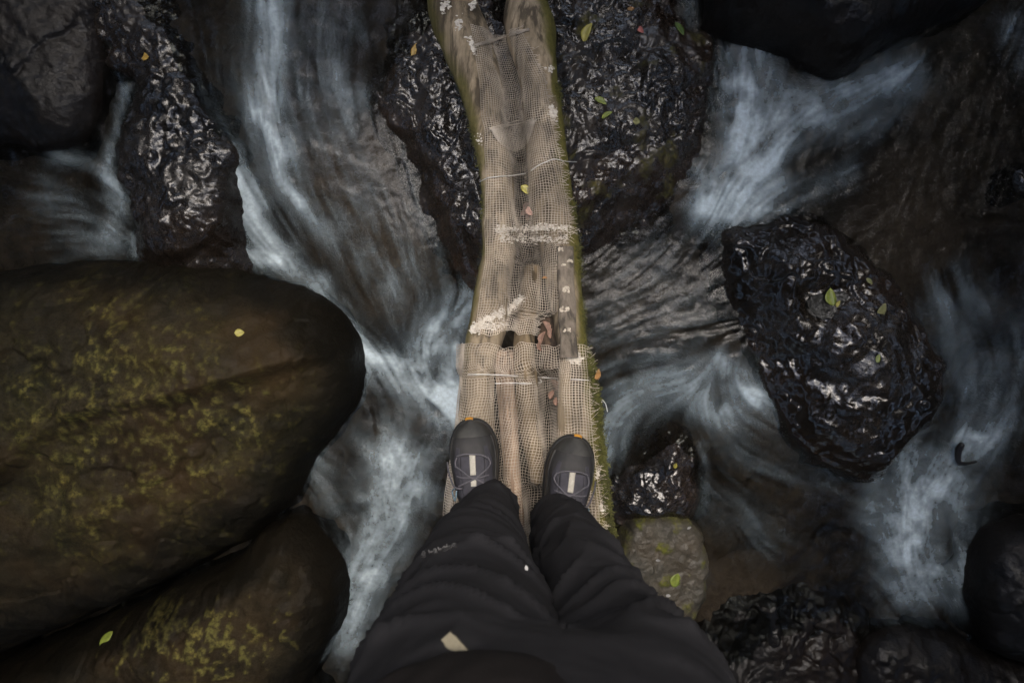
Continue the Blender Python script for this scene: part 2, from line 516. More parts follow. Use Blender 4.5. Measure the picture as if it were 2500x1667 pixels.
FOAM = [([(610, -20), (625, 100), (620, 200), (615, 280), (640, 340)], 52, .62), ([(590, 260), (630, 330), (640, 400), (690, 470)], 15, .5), ([(740, 30), (765, 200)], 35, .22), ([(800, 10), (830, 80)], 22, .28),
    ([(820, 220), (800, 290)], 25, .35), ([(560, 440), (600, 520), (640, 580)], 45, .6), ([(500, 597), (560, 592), (640, 600), (720, 650)], 24, .6), ([(540, 400), (600, 470)], 20, .45),
    ([(650, 200), (800, 430), (940, 620)], 150, .20), ([(690, 470), (800, 560), (880, 640)], 40, .3), ([(740, 650), (770, 710), (830, 790), (900, 830), (980, 850)], 22, .6),
    ([(1070, 700), (1000, 770), (965, 830), (990, 890), (1050, 930)], 48, .82), ([(1060, 800), (1040, 900)], 50, .6), ([(840, 830), (950, 900), (1040, 960)], 38, .4),
    ([(900, 1060), (880, 1130), (870, 1200), (850, 1280), (820, 1380), (795, 1450)], 62, .62), ([(950, 1120), (900, 1250)], 45, .4), ([(720, 1050), (760, 1150)], 34, .35), ([(850, 990), (980, 1000)], 70, .2), ([(940, 1060), (990, 1130)], 60, .25),
    ([(287, 205), (262, 320), (240, 390)], 13, .55), ([(252, 420), (268, 480), (250, 540)], 30, .75), ([(120, 360), (220, 370)], 20, .3), ([(150, 560), (250, 560), (100, 450)], 48, .3),
    ([(420, 420), (510, 490)], 26, .2), ([(310, 585), (300, 540)], 10, .5), ([(1690, 160), (1715, 250), (1735, 340), (1705, 430), (1660, 490)], 62, .99), ([(1740, 340), (1830, 270), (1950, 220), (2090, 170)], 58, .72),
    ([(1600, 380), (1680, 400)], 30, .4), ([(1610, 480), (1640, 430)], 28, .6), ([(1740, 130), (1800, 200), (1900, 230)], 46, .4), ([(1740, 440), (1830, 440), (1950, 400)], 34, .28), ([(1780, 330), (1720, 460)], 42, .75),
    ([(1950, 300), (2050, 260)], 40, .25), ([(1370, 1020), (1430, 930), (1520, 880), (1640, 868), (1720, 910)], 58, .6), ([(1660, 820), (1680, 880), (1740, 920)], 16, .45), ([(1590, 920), (1650, 950)], 36, .42),
    ([(1400, 820), (1500, 760), (1600, 700)], 70, .16), ([(1400, 700), (1500, 600)], 80, .12), ([(1720, 920), (1900, 1050), (2000, 1110)], 46, .2), ([(1640, 960), (1750, 1080), (1900, 1100)], 40, .2),
    ([(1650, 1150), (1760, 1230)], 60, .18), ([(2170, 700), (2230, 850), (2250, 980), (2200, 1060)], 62, .46), ([(2340, 740), (2330, 860), (2260, 1000)], 50, .34), ([(2100, 1080), (2090, 1200), (2100, 1320)], 72, .66),
    ([(2210, 1000), (2280, 1005), (2330, 960)], 24, .45), ([(2000, 1170), (2060, 1250)], 40, .4), ([(2180, 1130), (2200, 1300)], 80, .42), ([(2010, 1100), (2080, 1060), (2130, 990)], 28, .35), ([(2060, 1380), (2200, 1380)], 50, .24),
    ([(2200, 620), (2260, 700)], 30, .22), ([(2320, 60), (2350, 130)], 40, .3), ([(1580, 0), (1585, 50)], 18, .35), ([(790, 690), (830, 760), (842, 840), (825, 930)], 9, .3), ([(1700, 680), (1750, 830), (1840, 985)], 8, .22), ([(1612, 1020), (1622, 1100), (1612, 1170)], 10, .25), ([(1640, 500), (1720, 492), (1810, 478)], 9, .35), ([(545, 330), (552, 420), (520, 540)], 10, .3), ([(2160, 860), (2150, 940), (2085, 1035)], 9, .3), ([(1625, 1290), (1622, 1360)], 8, .15)]
F = np.ones(cx.shape)
for pts, wd, a in FOAM:
    dd = seg_dist(PXC, PYC, catmull(S(pts), 12, closed=False) if len(pts) > 1 else S(pts))
    F *= 1 - a * np.exp(-(dd / (wd * K)) ** 2)
F = bilin(1 - F, fi, fj)
# ragged, smoke-like edges: push the foam field about with a warp
wisp = fbm(GX + 0.05 * L_c * UF, GY + 0.05 * L_c * VF, 7, 4, 91)
wisp2 = fbm(GX, GY, 16, 3, 95)
soft = np.zeros(cx.shape)
for qx, qy, ax_, ay_ in ((2280, 1150, 230, 330), (930, 1250, 130, 300), (1080, 880, 120, 130), (1880, 300, 230, 160)):
    soft = np.maximum(soft, np.exp(-((PXC - qx) / ax_) ** 4 - ((PYC - qy) / ay_) ** 4))
hard = 1 - 0.62 * bilin(soft, fi, fj)
L_c, L_m, L_f = L_c * hard, L_m * hard, L_f * (0.4 + 0.6 * hard)
foam = F * (1 + 0.11 * L_c + 0.07 * L_m + 0.095 * L_f + 0.6 * wisp + (0.30 + 0.35 * (1 - hard)) * wisp2 + 0.25 * (1 - hard) * fbm(GX, GY, 44, 3, 97))
thin = np.clip(1 - F / 0.5, 0, 1)
foam = foam + thin * (0.020 + F * 0.30) * (0.40 * L_m + 0.8 * L_f + 0.3 * L_c)
foam = np.clip(foam, 0, 1.3)
foam = np.clip(0.76 * foam ** 1.45, 0, 0.9)
turb = 0.35 + F
Z = BASEZ + 0.0022 * L_c * turb + 0.0011 * L_m * turb + 0.0005 * L_f * (0.5 + 0.5 * turb)
Z = Z + 0.004 * fbm(GX, GY, 20, 3, 5)
WATER_Z = Z
verts = np.stack([GX, GY, Z], -1).reshape(-1, 3)
water = mesh_obj('stream_water', verts, grid_faces(NY, NX), M['water'], attrs={'foam': foam})
tag(water, kind='structure')

# bed under the water
bs = 0.016
bx = np.arange(X0 - .25, X1 + .25, bs); by = np.arange(Y0 - .25, Y1 + .25, bs)
BX, BY = np.meshgrid(bx, by)
cells = np.abs(fbm(BX, BY, 3.2, 4, 51))
wz_ = waterz(BX, BY)
bqx, bqy = 1250 + BX * FPX / (HC - wz_), 833.5 - BY * FPX / (HC - wz_)
shelf = np.zeros(BX.shape)
for qx, qy, ax_, ay_, an_ in ((940, 620, 250, 150, 0.8), (820, 420, 140, 160, 0.5), (1930, 1030, 230, 90, 0.65), (2230, 560, 130, 200, 0.3), (480, 500, 90, 90, 0), (1800, 1480, 170, 110, 0.2), (1640, 480, 90, 60, .5)):
    c_, s_ = math.cos(an_), math.sin(an_)
    u_ = (bqx - qx) * c_ + (bqy - qy) * s_; v_ = -(bqx - qx) * s_ + (bqy - qy) * c_
    shelf = np.maximum(shelf, np.exp(-((u_ / ax_) ** 2 + (v_ / ay_) ** 2) ** 1.5))
BZ = wz_ - 0.035 + 0.018 * shelf - 0.10 * np.clip(cells * 2.2, 0, 1) * (1 - 0.85 * shelf) + 0.012 * fbm(BX, BY, 22, 3, 53)
edge = np.maximum(np.maximum(np.abs(BX) - X1, BY - Y1), Y0 - BY)
BZ = np.where(edge > -.03, BZ - 0.05, BZ)
bed = mesh_obj('stream_bed', np.stack([BX, BY, BZ], -1).reshape(-1, 3), grid_faces(len(by), len(bx)), M['bed'], attrs={'shelf': shelf})
tag(bed, kind='structure')

# forest ground to the horizon, sloping up as the sides of a small gorge
ax = np.concatenate([-np.geomspace(120, 2.2, 46), np.linspace(-2.0, 2.0, 21), np.geomspace(2.2, 120, 46)])
AX, AY = np.meshgrid(ax, ax)
rr = np.abs(AX) + 0.25 * np.abs(AY)
AZ = -1.75 + 0.02 * AY.clip(-30, 30) + 3.2 * sstep(2.6, 9.0, rr) + 0.5 * sstep(2.4, 3.4, rr) + 0.25 * fbm(AX, AY, 0.7, 4, 71) * sstep(2.2, 4, rr)
ground = mesh_obj('ground', np.stack([AX, AY, AZ], -1).reshape(-1, 3), grid_faces(len(ax), len(ax)), M['soil'])
tag(ground, kind='structure')

# ------------------------------------------------------------------ boulders
def boulder(name, outline, zrim, height, mat, label, moss=None, lump=(0.012, 9), rugged=(0.004, 40), flat=1.0, tilt=(0, 0), ridge=None, slope=8.0, res=0.006,
            seed=1, litter=0.0, depth=0.45, hollow=None, scale=True, edge_n=0.010, cat='boulder', gentle=0, wetband=0):
    if gentle == 1: slope, depth = 1.1, 0.16
    if gentle == 2: slope = 6.0
    px = S(outline) if scale else outline
    P = np.array([W(x, y, zrim)[:2] for x, y in px])
    C = catmull(P, max(60, len(P) * 6))
    mar = depth / slope + 0.02
    x = np.arange(C[:, 0].min() - mar, C[:, 0].max() + mar, res)
    y = np.arange(C[:, 1].min() - mar, C[:, 1].max() + mar, res)
    x = x[(x > -2.9) & (x < 2.9)]; y = y[(y > -2.2) & (y < 2.2)]
    A, B = np.meshgrid(x, y)
    wA = A + edge_n * fbm(A, B, 14, 3, seed + 3) + 1.5 * edge_n * fbm(A, B, 5, 2, seed + 5); wB = B + edge_n * fbm(A, B, 14, 3, seed + 9) + 1.5 * edge_n * fbm(A, B, 5, 2, seed + 7)
    dd = seg_dist(wA, wB, C, True)
    ins = inside(wA, wB, C)
    sd = np.where(ins, dd, -dd)
    D = min(dd[ins].max(), 0.5) * flat
    t = np.clip(sd / D, 0, 1)
    z = zrim + height * np.sqrt(np.clip(1 - (1 - t) ** 2, 0, 1))
    if gentle:
        z = zrim + height * (0.55 * t ** 0.8 + 0.45 * np.sqrt(np.clip(1 - (1 - t) ** 2, 0, 1)) * sstep(0, 0.25, t))
    z = np.where(ins, z, zrim - slope * dd)
    cxm, cym = C.mean(0)
    z = z + np.where(ins, sstep(0, 0.12, sd), 0) * (tilt[0] * (A - cxm) + tilt[1] * (B - cym))
    if ridge is not None:
        rp = np.array([W(a, b, zrim + height)[:2] for a, b in (S(ridge[0]) if scale else ridge[0])])
        rc = catmull(rp, 40, closed=False)
        rd = seg_dist(A, B, rc)
        # side of the ridge: drop faster towards the viewer's side
        ry = np.interp(A, rc[np.argsort(rc[:, 0]), 0], rc[np.argsort(rc[:, 0]), 1])
        below = B < ry
        z = z + np.where(ins, sstep(0, .15, sd), 0) * np.where(below, ridge[1] * np.exp(-rd / ridge[3]) - ridge[4] * sstep(0, 0.05, rd), ridge[1] * np.exp(-rd / ridge[2]))
    if hollow is not None:
        hc = W(hollow[0] * K, hollow[1] * K, zrim + height)
        hd = ((A - hc[0]) / hollow[2]) ** 2 + ((B - hc[1]) / hollow[3]) ** 2
        z = z - hollow[4] * np.exp(-hd ** 2)
    z = z + lump[0] * fbm(A, B, lump[1], 4, seed + 20)
    z = z + 1.7 * rugged[0] * fbm(A, B, rugged[1], 3, seed + 40)
    if litter:
        wx = A + 0.02 * fbm(A, B, 12, 3, seed + 60); wy = B + 0.02 * fbm(A, B, 12, 3, seed + 66)
        m2 = 0.25 + 0.75 * sstep(-0.25, 0.4, fbm(A + 7, B, 7, 2, seed + 63))
        z = z + litter * (1.7 * plates(wx, wy, 9, seed + 70, 1.0) + 1.5 * m2 * plates(wx, wy, 20, seed + 80) + 0.8 * m2 * plates(wx, wy, 42, seed + 88)) * sstep(-0.06, 0.03, sd)
    cr = fbm(A, B, 2.6, 4, seed + 90, 0.6)
    z = z - 0.006 * np.exp(-(cr / 0.02) ** 2) * sstep(-0.02, 0.02, sd)
    z = z + 0.010 * np.where(cr > 0, 1, 0) * sstep(0, 0.012, np.abs(cr)) * sstep(0.0, 0.04, sd)
    mo = np.zeros(A.shape)
    if moss is not None:
        mo = np.clip(moss(A, B, z, sd, seed), 0, 1)
        z = z + 0.004 * mo
    keep = sd > -depth / slope
    fm = keep[:-1, :-1] & keep[1:, :-1] & keep[:-1, 1:] & keep[1:, 1:]
    v = np.stack([A, B, z], -1).reshape(-1, 3)
    f = grid_faces(len(y), len(x), fm)
    wet = np.zeros(A.shape)
    if wetband:
        wet = sstep(wetband, wetband * 0.4, sd + 0.06 * fbm(A, B, 7, 4, seed + 120)) * 0.85
    v, f, at = compact(v, f, {'moss': mo * (1 - 0.8 * wet), 'wet': wet})
    o = mesh_obj(name, v, f, mat, attrs=at)
    tag(o, label, cat)
    return o

def to_px(A, B, z):
    return 1250 + A * FPX / (HC - z), 833.5 - B * FPX / (HC - z)

def moss_A(A, B, z, sd, seed):
    px, py = to_px(A, B, z)
    reg = np.exp(-((px - 330) / 430) ** 2 - ((py - 1000) / 380) ** 2) * 1.2
    reg *= 1 - 0.8 * np.exp(-((px - 640) / 130) ** 2 - ((py - 830) / 80) ** 2)       # bare brown patch
    reg *= sstep(880, 700, px)
    big = fbm(A, B, 5.5, 3, 201)
    spots = noise2(A * 52, B * 40, 205) * 0.6 + noise2(A * 80 + 3, B * 62, 207) * 0.5
    spots2 = noise2(A * 64 + 9, B * 50, 209)
    grow = 0.30 * np.clip(reg, 0, 1) * sstep(-.5, .6, big) + 0.7 * sstep(0.0, 0.75, spots + 0.5 * spots2 + 0.9 * reg - 0.75 + 0.35 * big)
    return grow * (0.25 + 0.75 * np.clip(reg, 0, 1)) * (0.55 + 0.45 * sstep(-.4, .5, noise2(A * 20, B * 20, 211)))

def moss_B(A, B, z, sd, seed):
    px, py = to_px(A, B, z)
    reg = np.exp(-((px - 480) / 220) ** 2 - ((py - 1560) / 130) ** 2)
    spots = noise2(A * 52, B * 42, 215) * 0.6 + noise2(A * 80, B * 62, 217) * 0.5
    return sstep(0.0, 0.4, spots + 1.4 * reg - 0.9 + 0.5 * fbm(A, B, 6, 3, 219)) * 0.75

def moss_few(th):
    def f(A, B, z, sd, seed):
        return sstep(th, th + 0.25, fbm(A, B, 16, 3, seed + 300) + 0.5 * fbm(A, B, 4, 2, seed + 310)) * 0.8
    return f

boulder('mossy_boulder', [(-160, 660), (0, 630), (160, 606), (330, 597), (500, 600), (600, 625), (700, 660), (760, 700), (800, 745), (822, 800), (825, 850), (812, 910), (785, 960), (735, 1020), (690, 1075),
    (668, 1120), (645, 1165), (600, 1200), (540, 1250), (420, 1310), (300, 1370), (150, 1430), (0, 1500), (-160, 1560)], -1.0, 0.30, M['mossy'],
    'huge rounded boulder speckled with olive moss, left of the bridge', moss=moss_A, lump=(0.045, 4.5), rugged=(0.006, 16), flat=0.8, tilt=(-0.05, 0.03),
    ridge=([(-100, 1130), (0, 1085), (170, 950), (390, 905), (640, 833), (760, 800)], 0.06, 0.30, 0.08, 0.03), seed=3, depth=0.5, wetband=0.20)
boulder('mossy_boulder', [(-160, 1600), (0, 1525), (150, 1460), (300, 1398), (420, 1340), (540, 1280), (620, 1205), (690, 1180), (735, 1215), (768, 1270), (790, 1335), (786, 1400), (770, 1460), (730, 1510), (700, 1580), (660, 1700), (-160, 1760)],
    -1.12, 0.27, M['mossy'], 'dark lower boulder with moss patches in the bottom left corner', moss=moss_B, lump=(0.040, 4.5), rugged=(0.006, 16), flat=0.7, seed=5, tilt=(-.05, 0), wetband=0.16)
boulder('wet_boulder', [(-140, -160), (60, -170), (250, -120), (275, 0), (262, 110), (250, 220), (218, 310), (160, 345), (90, 350), (20, 330), (-140, 330)], -0.84, 0.13, M['dull'],
    'smooth brown boulder in the top left corner', lump=(0.02, 4), rugged=(0.004, 30), seed=7, flat=.8)
boulder('wet_boulder', [(150, -140), (420, -140), (440, 0), (478, 120), (518, 220), (546, 320), (545, 400), (532, 480), (505, 555), (470, 592), (400, 595), (340, 585), (318, 540), (300, 460), (272, 400), (276, 300), (298, 205), (260, 170), (200, 120), (170, 0)],
    -0.84, 0.09, M['wet'], 'dark glistening boulder left of the white cascade, yellow leaf on top', lump=(0.02, 6), rugged=(0.008, 22), seed=9, litter=0.005, gentle=1, edge_n=0.026, flat=.7)
boulder('wet_boulder', [(905, -130), (890, 20), (872, 110), (862, 200), (880, 270), (915, 330), (950, 390), (968, 450), (1010, 510), (1060, 555), (1110, 580), (1165, 560), (1180, 400), (1180, 200), (1150, -130)],
    -0.84, 0.10, M['litter'], 'lumpy wet black rock close to the left edge of the bridge', lump=(0.02, 6), rugged=(0.006, 30), seed=11, litter=0.0085, gentle=1, edge_n=0.026, res=0.005, flat=.7)
boulder('wet_boulder', [(1200, -130), (1590, -140), (1585, 0), (1575, 70), (1640, 105), (1655, 150), (1625, 230), (1600, 320), (1570, 380), (1525, 420), (1480, 440), (1400, 455), (1345, 492), (1290, 480), (1215, 400), (1195, 200)],
    -0.85, 0.10, M['litter'], 'rugged wet rock with fallen leaves right of the bridge', lump=(0.03, 5), rugged=(0.007, 26), seed=13, litter=0.0095, gentle=1, edge_n=0.026, res=0.005, flat=.7, moss=moss_few(0.42))
boulder('wet_boulder', [(1602, -170), (1600, 0), (1605, 75), (1680, 104), (1760, 122), (1830, 160), (1890, 188), (1935, 184), (1985, 150), (2080, 92), (2180, 62), (2260, 0), (2330, -170)],
    -0.85, 0.28, M['dull'], 'big black boulder at the top right edge above the foam', lump=(0.04, 4), rugged=(0.003, 26), seed=15, flat=.6, litter=.0015)
boulder('wet_boulder', [(1640, 508), (1710, 490), (1810, 478), (1880, 488), (1950, 538), (2015, 590), (2075, 670), (2126, 742), (2156, 805), (2164, 862), (2158, 925), (2128, 990), (2082, 1046), (2015, 1108),
    (1955, 1100), (1885, 1062), (1815, 990), (1765, 915), (1722, 838), (1690, 760), (1660, 690), (1630, 615), (1618, 550)], -0.98, 0.21, M['dome'],
    'glossy black dome of rock with a small pool on its crown', lump=(0.045, 5), rugged=(0.0022, 40), seed=17, edge_n=0.02, gentle=2, litter=0.0016, hollow=(1905, 690, .09, .075, .035), flat=1.0, res=.005, tilt=(0.12, 0.05))
boulder('wet_boulder', [(1552, 980), (1588, 1005), (1606, 1075), (1602, 1140), (1565, 1178), (1500, 1172), (1430, 1165), (1432, 1130), (1470, 1070), (1510, 1020)], -1.17, 0.08, M['litter'],
    'small rough wet stone beside the right boot', lump=(0.02, 8), rugged=(0.006, 40), seed=19, litter=0.0075, gentle=1, edge_n=0.026, res=.005, cat='stone')
def moss_slab(A, B, z, sd, seed):
    e = sstep(0.035, 0.0, sd)
    return np.clip(sstep(0.16, 0.36, fbm(A, B, 17, 3, 401) + 0.35 * fbm(A, B, 6, 2, 403)) + 0.7 * e * sstep(-.1, .3, fbm(A, B, 20, 2, 405)), 0, 1)
boulder('flat_stone', [(1470, 1180), (1560, 1178), (1600, 1210), (1617, 1270), (1612, 1340), (1602, 1400), (1590, 1445), (1560, 1560), (1440, 1560), (1410, 1400), (1425, 1270)], -1.17, 0.05, M['slab'],
    'pale flat stone with moss tufts and a green leaf right of the trousers', moss=moss_slab, lump=(0.008, 8), rugged=(0.003, 40), flat=.3, seed=21, cat='stone', edge_n=0.016)
boulder('wet_boulder', [(1640, 1400), (1740, 1340), (1850, 1350), (1960, 1400), (1990, 1480), (1960, 1700), (1600, 1700), (1610, 1500)], -1.285, 0.04, M['dull'],
    'low brown rock at the bottom edge right of the trousers', lump=(0.03, 5), rugged=(0.008, 20), seed=23, litter=.0022, gentle=1, edge_n=0.026)
boulder('wet_boulder', [(2240, 1235), (2290, 1190), (2360, 1175), (2520, 1180), (2520, 1520), (2300, 1500), (2240, 1420), (2225, 1320)], -1.23, 0.22, M['dull'],
    'black boulder at the right edge near the bottom corner', lump=(0.04, 5), rugged=(0.003, 24), seed=25, litter=.0018)
boulder('wet_boulder', [(1990, 1470), (2080, 1430), (2180, 1450), (2290, 1500), (2500, 1540), (2500, 1720), (1970, 1720), (1960, 1560)], -1.27, 0.10, M['dull'],
    'dark rock filling the bottom right corner', lump=(0.04, 5), rugged=(0.003, 24), seed=27, litter=.002)
boulder('small_stone', [(2300, 395), (2330, 385), (2350, 420), (2345, 455), (2315, 450), (2300, 425)], -0.93, 0.05, M['wet'],
    'small dark stone breaking the water at the right edge', lump=(0.006, 20), rugged=(0.004, 60), seed=29, cat='stone', depth=.2)

# ------------------------------------------------------------------ log bridge
bridge = bpy.data.objects.new('log_bridge', None)
COL.objects.link(bridge)
tag(bridge, 'narrow footbridge of lashed logs wrapped in wire mesh above the stream', 'bridge')

def ztop(py): return -0.42 * max(0.0, 900 - py) / 900.0 if py > -450 else -0.63
class Log:
    def __init__(s, name, st, mat, dz=0.0, squash=0.9, seed=0, moss=None, knots=0.004, label=None, end_round=False):
        rows = []
        for l, r, y in st:
            zt = ztop(y) + dz; rad = 0.05
            for _ in range(6):
                zc = zt - rad * squash
                rad = (r - l) / 2 / FPX * (HC - zc)
            c = W((l + r) / 2, y, zc)
            rows.append((c[0], c[1], zc, rad))
        R = catmull(np.array(rows), len(rows) * 9, closed=False)
        s.R, s.squash = R, squash
        n, m = len(R), 40
        th = np.linspace(0, 2 * np.pi, m, endpoint=False)
        y = R[:, 1][:, None]; TH = th[None, :]
        rad = R[:, 3][:, None] * (1 + 0.05 * noise3(np.cos(TH) * 1.4 + seed, np.sin(TH) * 1.4, y * 7) + 0.03 * noise3(np.cos(TH) * 3 + seed, np.sin(TH) * 3, y * 16))
        rad = rad + knots * np.clip(noise3(np.cos(TH) * 2 + 9 + seed, np.sin(TH) * 2, y * 12) - 0.45, 0, 1) * 2
        k = np.arange(n)
        endf = np.minimum(k, n - 1 - k)
        if end_round:
            rad = rad * np.array([0.55, 0.8, 0.93] + [1] * (n - 6) + [.93, .8, .55])[:, None]
        vx = R[:, 0][:, None] + rad * np.cos(TH)
        vz = R[:, 2][:, None] + rad * np.sin(TH) * squash
        vy = np.broadcast_to(y, vx.shape) + (0.006 * noise3(np.cos(TH) * 2, np.sin(TH) * 2, seed + 0.5) * (endf[:, None] < 1))
        v = np.stack([vx, vy, vz], -1).reshape(-1, 3)
        f = [tuple(q) for q in grid_faces(n, m, closed_x=True)]
        f.append(tuple(range(m))); f.append(tuple(range((n - 1) * m, n * m))[::-1])
        mo = np.zeros(n * m)
        if moss is not None:
            mo = moss(np.cos(TH) + 0 * y, np.sin(TH) + 0 * y, vy, vx).ravel()
        s.o = mesh_obj(name, v, f, mat, bridge, attrs={'moss': mo})
        if label: s.o['label'] = label
    def at(s, y):
        R = s.R[np.argsort(s.R[:, 1])]
        return [np.interp(y, R[:, 1], R[:, k], left=np.nan, right=np.nan) for k in (0, 2, 3)]
    def top(s, X, Y):
        x, z, r = s.at(Y)
        q = 1 - ((X - x) / r) ** 2
        with np.errstate(invalid='ignore'):
            h = np.where(q > 0, z + s.squash * r * np.sqrt(np.clip(q, 0, 1)), np.nan)
        return h

def moss_left(cs, sn, y, x): return sstep(0.45, 0.85, -cs + 0.35 * fbm(y, x, 14, 3, 501)) * 0.75 * sstep(-0.35, 0.15, y)
def moss_right(cs, sn, y, x): return sstep(0.40, 0.72, cs + 0.4 * fbm(y, x, 16, 3, 503) + 0.12 * sstep(0.1, -0.3, y))
logL = Log('log', [(1030, 1120, -400), (1035, 1140, -150), (1043, 1166, 0), (1055, 1190, 64), (1072, 1203, 110), (1096, 1216, 166), (1118, 1225, 217), (1140, 1230, 281), (1156, 1239, 351), (1169, 1250, 408), (1177, 1256, 500), (1174, 1262, 546),
    (1178, 1262, 610), (1170, 1255, 654), (1156, 1241, 721), (1141, 1236, 801), (1135, 1228, 829), (1128, 1207, 900), (1122, 1207, 1000), (1112, 1212, 1100), (1100, 1220, 1250), (1090, 1230, 1450), (1080, 1240, 1900), (1075, 1245, 2300)],
    M['wood'], 0, 0.85, 1, moss_left, label='left log with a yellow mossy outer edge')
logR = Log('log', [(1240, 1310, -400), (1236, 1320, -150), (1236, 1335, 0), (1232, 1354, 64), (1256, 1356, 143), (1270, 1362, 200), (1276, 1370, 255), (1282, 1379, 319), (1287, 1387, 399), (1289, 1398, 489), (1296, 1404, 530), (1308, 1412, 590), (1322, 1417, 641),
    (1335, 1420, 705), (1345, 1425, 753), (1354, 1431, 817), (1362, 1437, 861), (1360, 1452, 955), (1357, 1466, 1041), (1353, 1474, 1153), (1350, 1484, 1240), (1350, 1493, 1312), (1345, 1510, 1500), (1340, 1530, 1900), (1340, 1540, 2300)],
    M['wood'], 0, 0.85, 2, moss_right, label='right log with a green mossy outer edge')
pole1 = Log('pole', [(1206, 1252, 852), (1209, 1255, 890), (1213, 1257, 950), (1222, 1265, 1070), (1232, 1272, 1170), (1240, 1280, 1260), (1246, 1290, 1400)], M['pinkwood'], -0.014, 1.0, 3, label='pale peeled pole', end_round=True)
pole2 = Log('pole', [(1277, 1319, 646), (1272, 1318, 680), (1265, 1311, 750), (1255, 1304, 849), (1258, 1310, 930), (1262, 1317, 1009), (1276, 1324, 1080), (1289, 1330, 1140), (1296, 1335, 1180)], M['olivewood'], -0.014, 1.0, 4, label='brown pole with a rounded end', end_round=True)
rot = Log('rotten_wood', [(1318, 1352, 775), (1316, 1360, 800), (1318, 1366, 840), (1322, 1368, 872), (1326, 1368, 900)], M['rot'], -0.022, 0.7, 6, knots=0.012)
LOGS = [logL, logR, pole1, pole2, rot]

# grey plank let into the right log
def zt_at(y): return float(np.interp(y, [-2, 2], [0, 0]))
pa, pb, pc, pd = [(1359, 602), (1399, 600), (1369, 873), (1411, 874)], None, None, None
rows = []
for t in np.linspace(0, 1, 15):
    yy = 601 + t * 272
    zt = ztop(yy) + 0.012 + 0.0015 * math.sin(t * 9)
    l = W(1359 + t * 10 + 1.5 * math.sin(t * 17), yy, zt); r = W(1399 + t * 12 + 1.5 * math.sin(t * 13 + 1), yy, zt)
    rows.append([l, l + [0.003, 0, 0.002] , (l + r) / 2 + [0, 0, 0.003], r + [-0.003, 0, 0.002], r, r - [0, 0, 0.016], l - [0, 0, 0.016]])
v = np.array(rows); f = [tuple(q) for q in grid_faces(15, 7, closed_x=True)] + [tuple(range(7))[::-1], tuple(range(14 * 7, 15 * 7))]
plank = mesh_obj('plank', v.reshape(-1, 3), f, M['plank'], bridge, smooth=False)
plank['label'] = 'grey plank with pale knocked-out nail holes'

def blobmesh(name, specs, mat, parent=None, seed=0):
    """lumps: (centre, radius xyz) joined into one mesh"""
    V, Fc = [], []
    rs = np.random.RandomState(seed)
    th = np.linspace(0, 2 * np.pi, 7, endpoint=False)
    for c, r in specs:
        b = len(V)
        rot_ = rs.rand() * 6
        for ph in (-0.5, 0.25, 1.0):
            for a in th:
                k = 1 + 0.35 * rs.randn()
                V.append((c[0] + r[0] * k * math.cos(a + rot_) * math.cos(ph), c[1] + r[1] * k * math.sin(a + rot_) * math.cos(ph), c[2] + r[2] * math.sin(ph)))
        V.append((c[0], c[1], c[2] + r[2] * 1.1))
        for ring in range(2):
            for k in range(7):
                Fc.append((b + ring * 7 + k, b + ring * 7 + (k + 1) % 7, b + ring * 7 + 7 + (k + 1) % 7, b + ring * 7 + 7 + k))
        for k in range(7):
            Fc.append((b + 14 + k, b + 14 + (k + 1) % 7, b + 21))
    return mesh_obj(name, V, Fc, mat, parent, smooth=False)

for px, py, a, b in [(1369, 613, 7, 11), (1391, 641, 8, 7), (1383, 711, 8, 14), (1378, 756, 13, 8), (1385, 810, 10, 10), (1376, 650, 4, 4)]:
    zt = ztop(py) + 0.0145
    sp = []
    for _ in range(16):
        aa = random.random() * 6.28
        c = W(px + a * 0.7 * math.cos(aa), py + b * 0.7 * math.sin(aa), zt)
        sp.append((c, (0.0036 * random.uniform(.5, 1.4), 0.0036, 0.0014)))
    blobmesh('knocked_hole', sp, M['chip'], plank, int(px))

# draped height of the wire mesh
ds = 0.004
dx_ = np.arange(-0.32, 0.30, ds); dy_ = np.arange(-0.95, 0.98, ds)
DX, DY = np.meshgrid(dx_, dy_)
sup = np.full(DX.shape, -9.0)
for lg in LOGS:
    h = lg.top(DX, DY)
    sup = np.where(np.isnan(h), sup, np.maximum(sup, np.nan_to_num(h, nan=-9)))
base = np.interp(DY[:, 0], [-1, -0.07, 1.0], [0, 0, -0.42 * 0.93])[:, None]
floor_ = base - 0.10
drape = np.maximum(sup, floor_ + 0 * DX)
solid = drape.copy()
for _ in range(90):
    drape = np.maximum(solid, blur(drape, 1) - 0.0002)
def drape_z(x, y): return bilin(drape, (y - dy_[0]) / ds, (x - dx_[0]) / ds)

def py_of(y, z=None):
    # photograph row of a point on the bridge top
    py = 833.5 - y * FPX / HC
    for _ in range(6):
        zz = ztop(py)
        py = 833.5 - y * FPX / (HC - zz)
    return py

def tubes(lines, r, ax, sides=3):
    """lines (n, m, 3) -> verts, faces; cross-section axes ax = (u, v)"""
    L = np.asarray(lines, float)
    n, m, _ = L.shape
    a = np.arange(sides) * 2 * np.pi / sides + 0.5
    off = np.cos(a)[:, None] * np.array(ax[0]) + np.sin(a)[:, None] * np.array(ax[1])
    V = (L[:, :, None, :] + r * off[None, None]).reshape(-1, 3)
    i = np.arange(n)[:, None, None]; j = np.arange(m - 1)[None, :, None]; k = np.arange(sides)[None, None, :]
    b = (i * m + j) * sides
    k2 = (k + 1) % sides
    f = np.stack([b + k, b + k2, b + sides + k2, b + sides + k], -1).reshape(-1, 4)
    return V, f

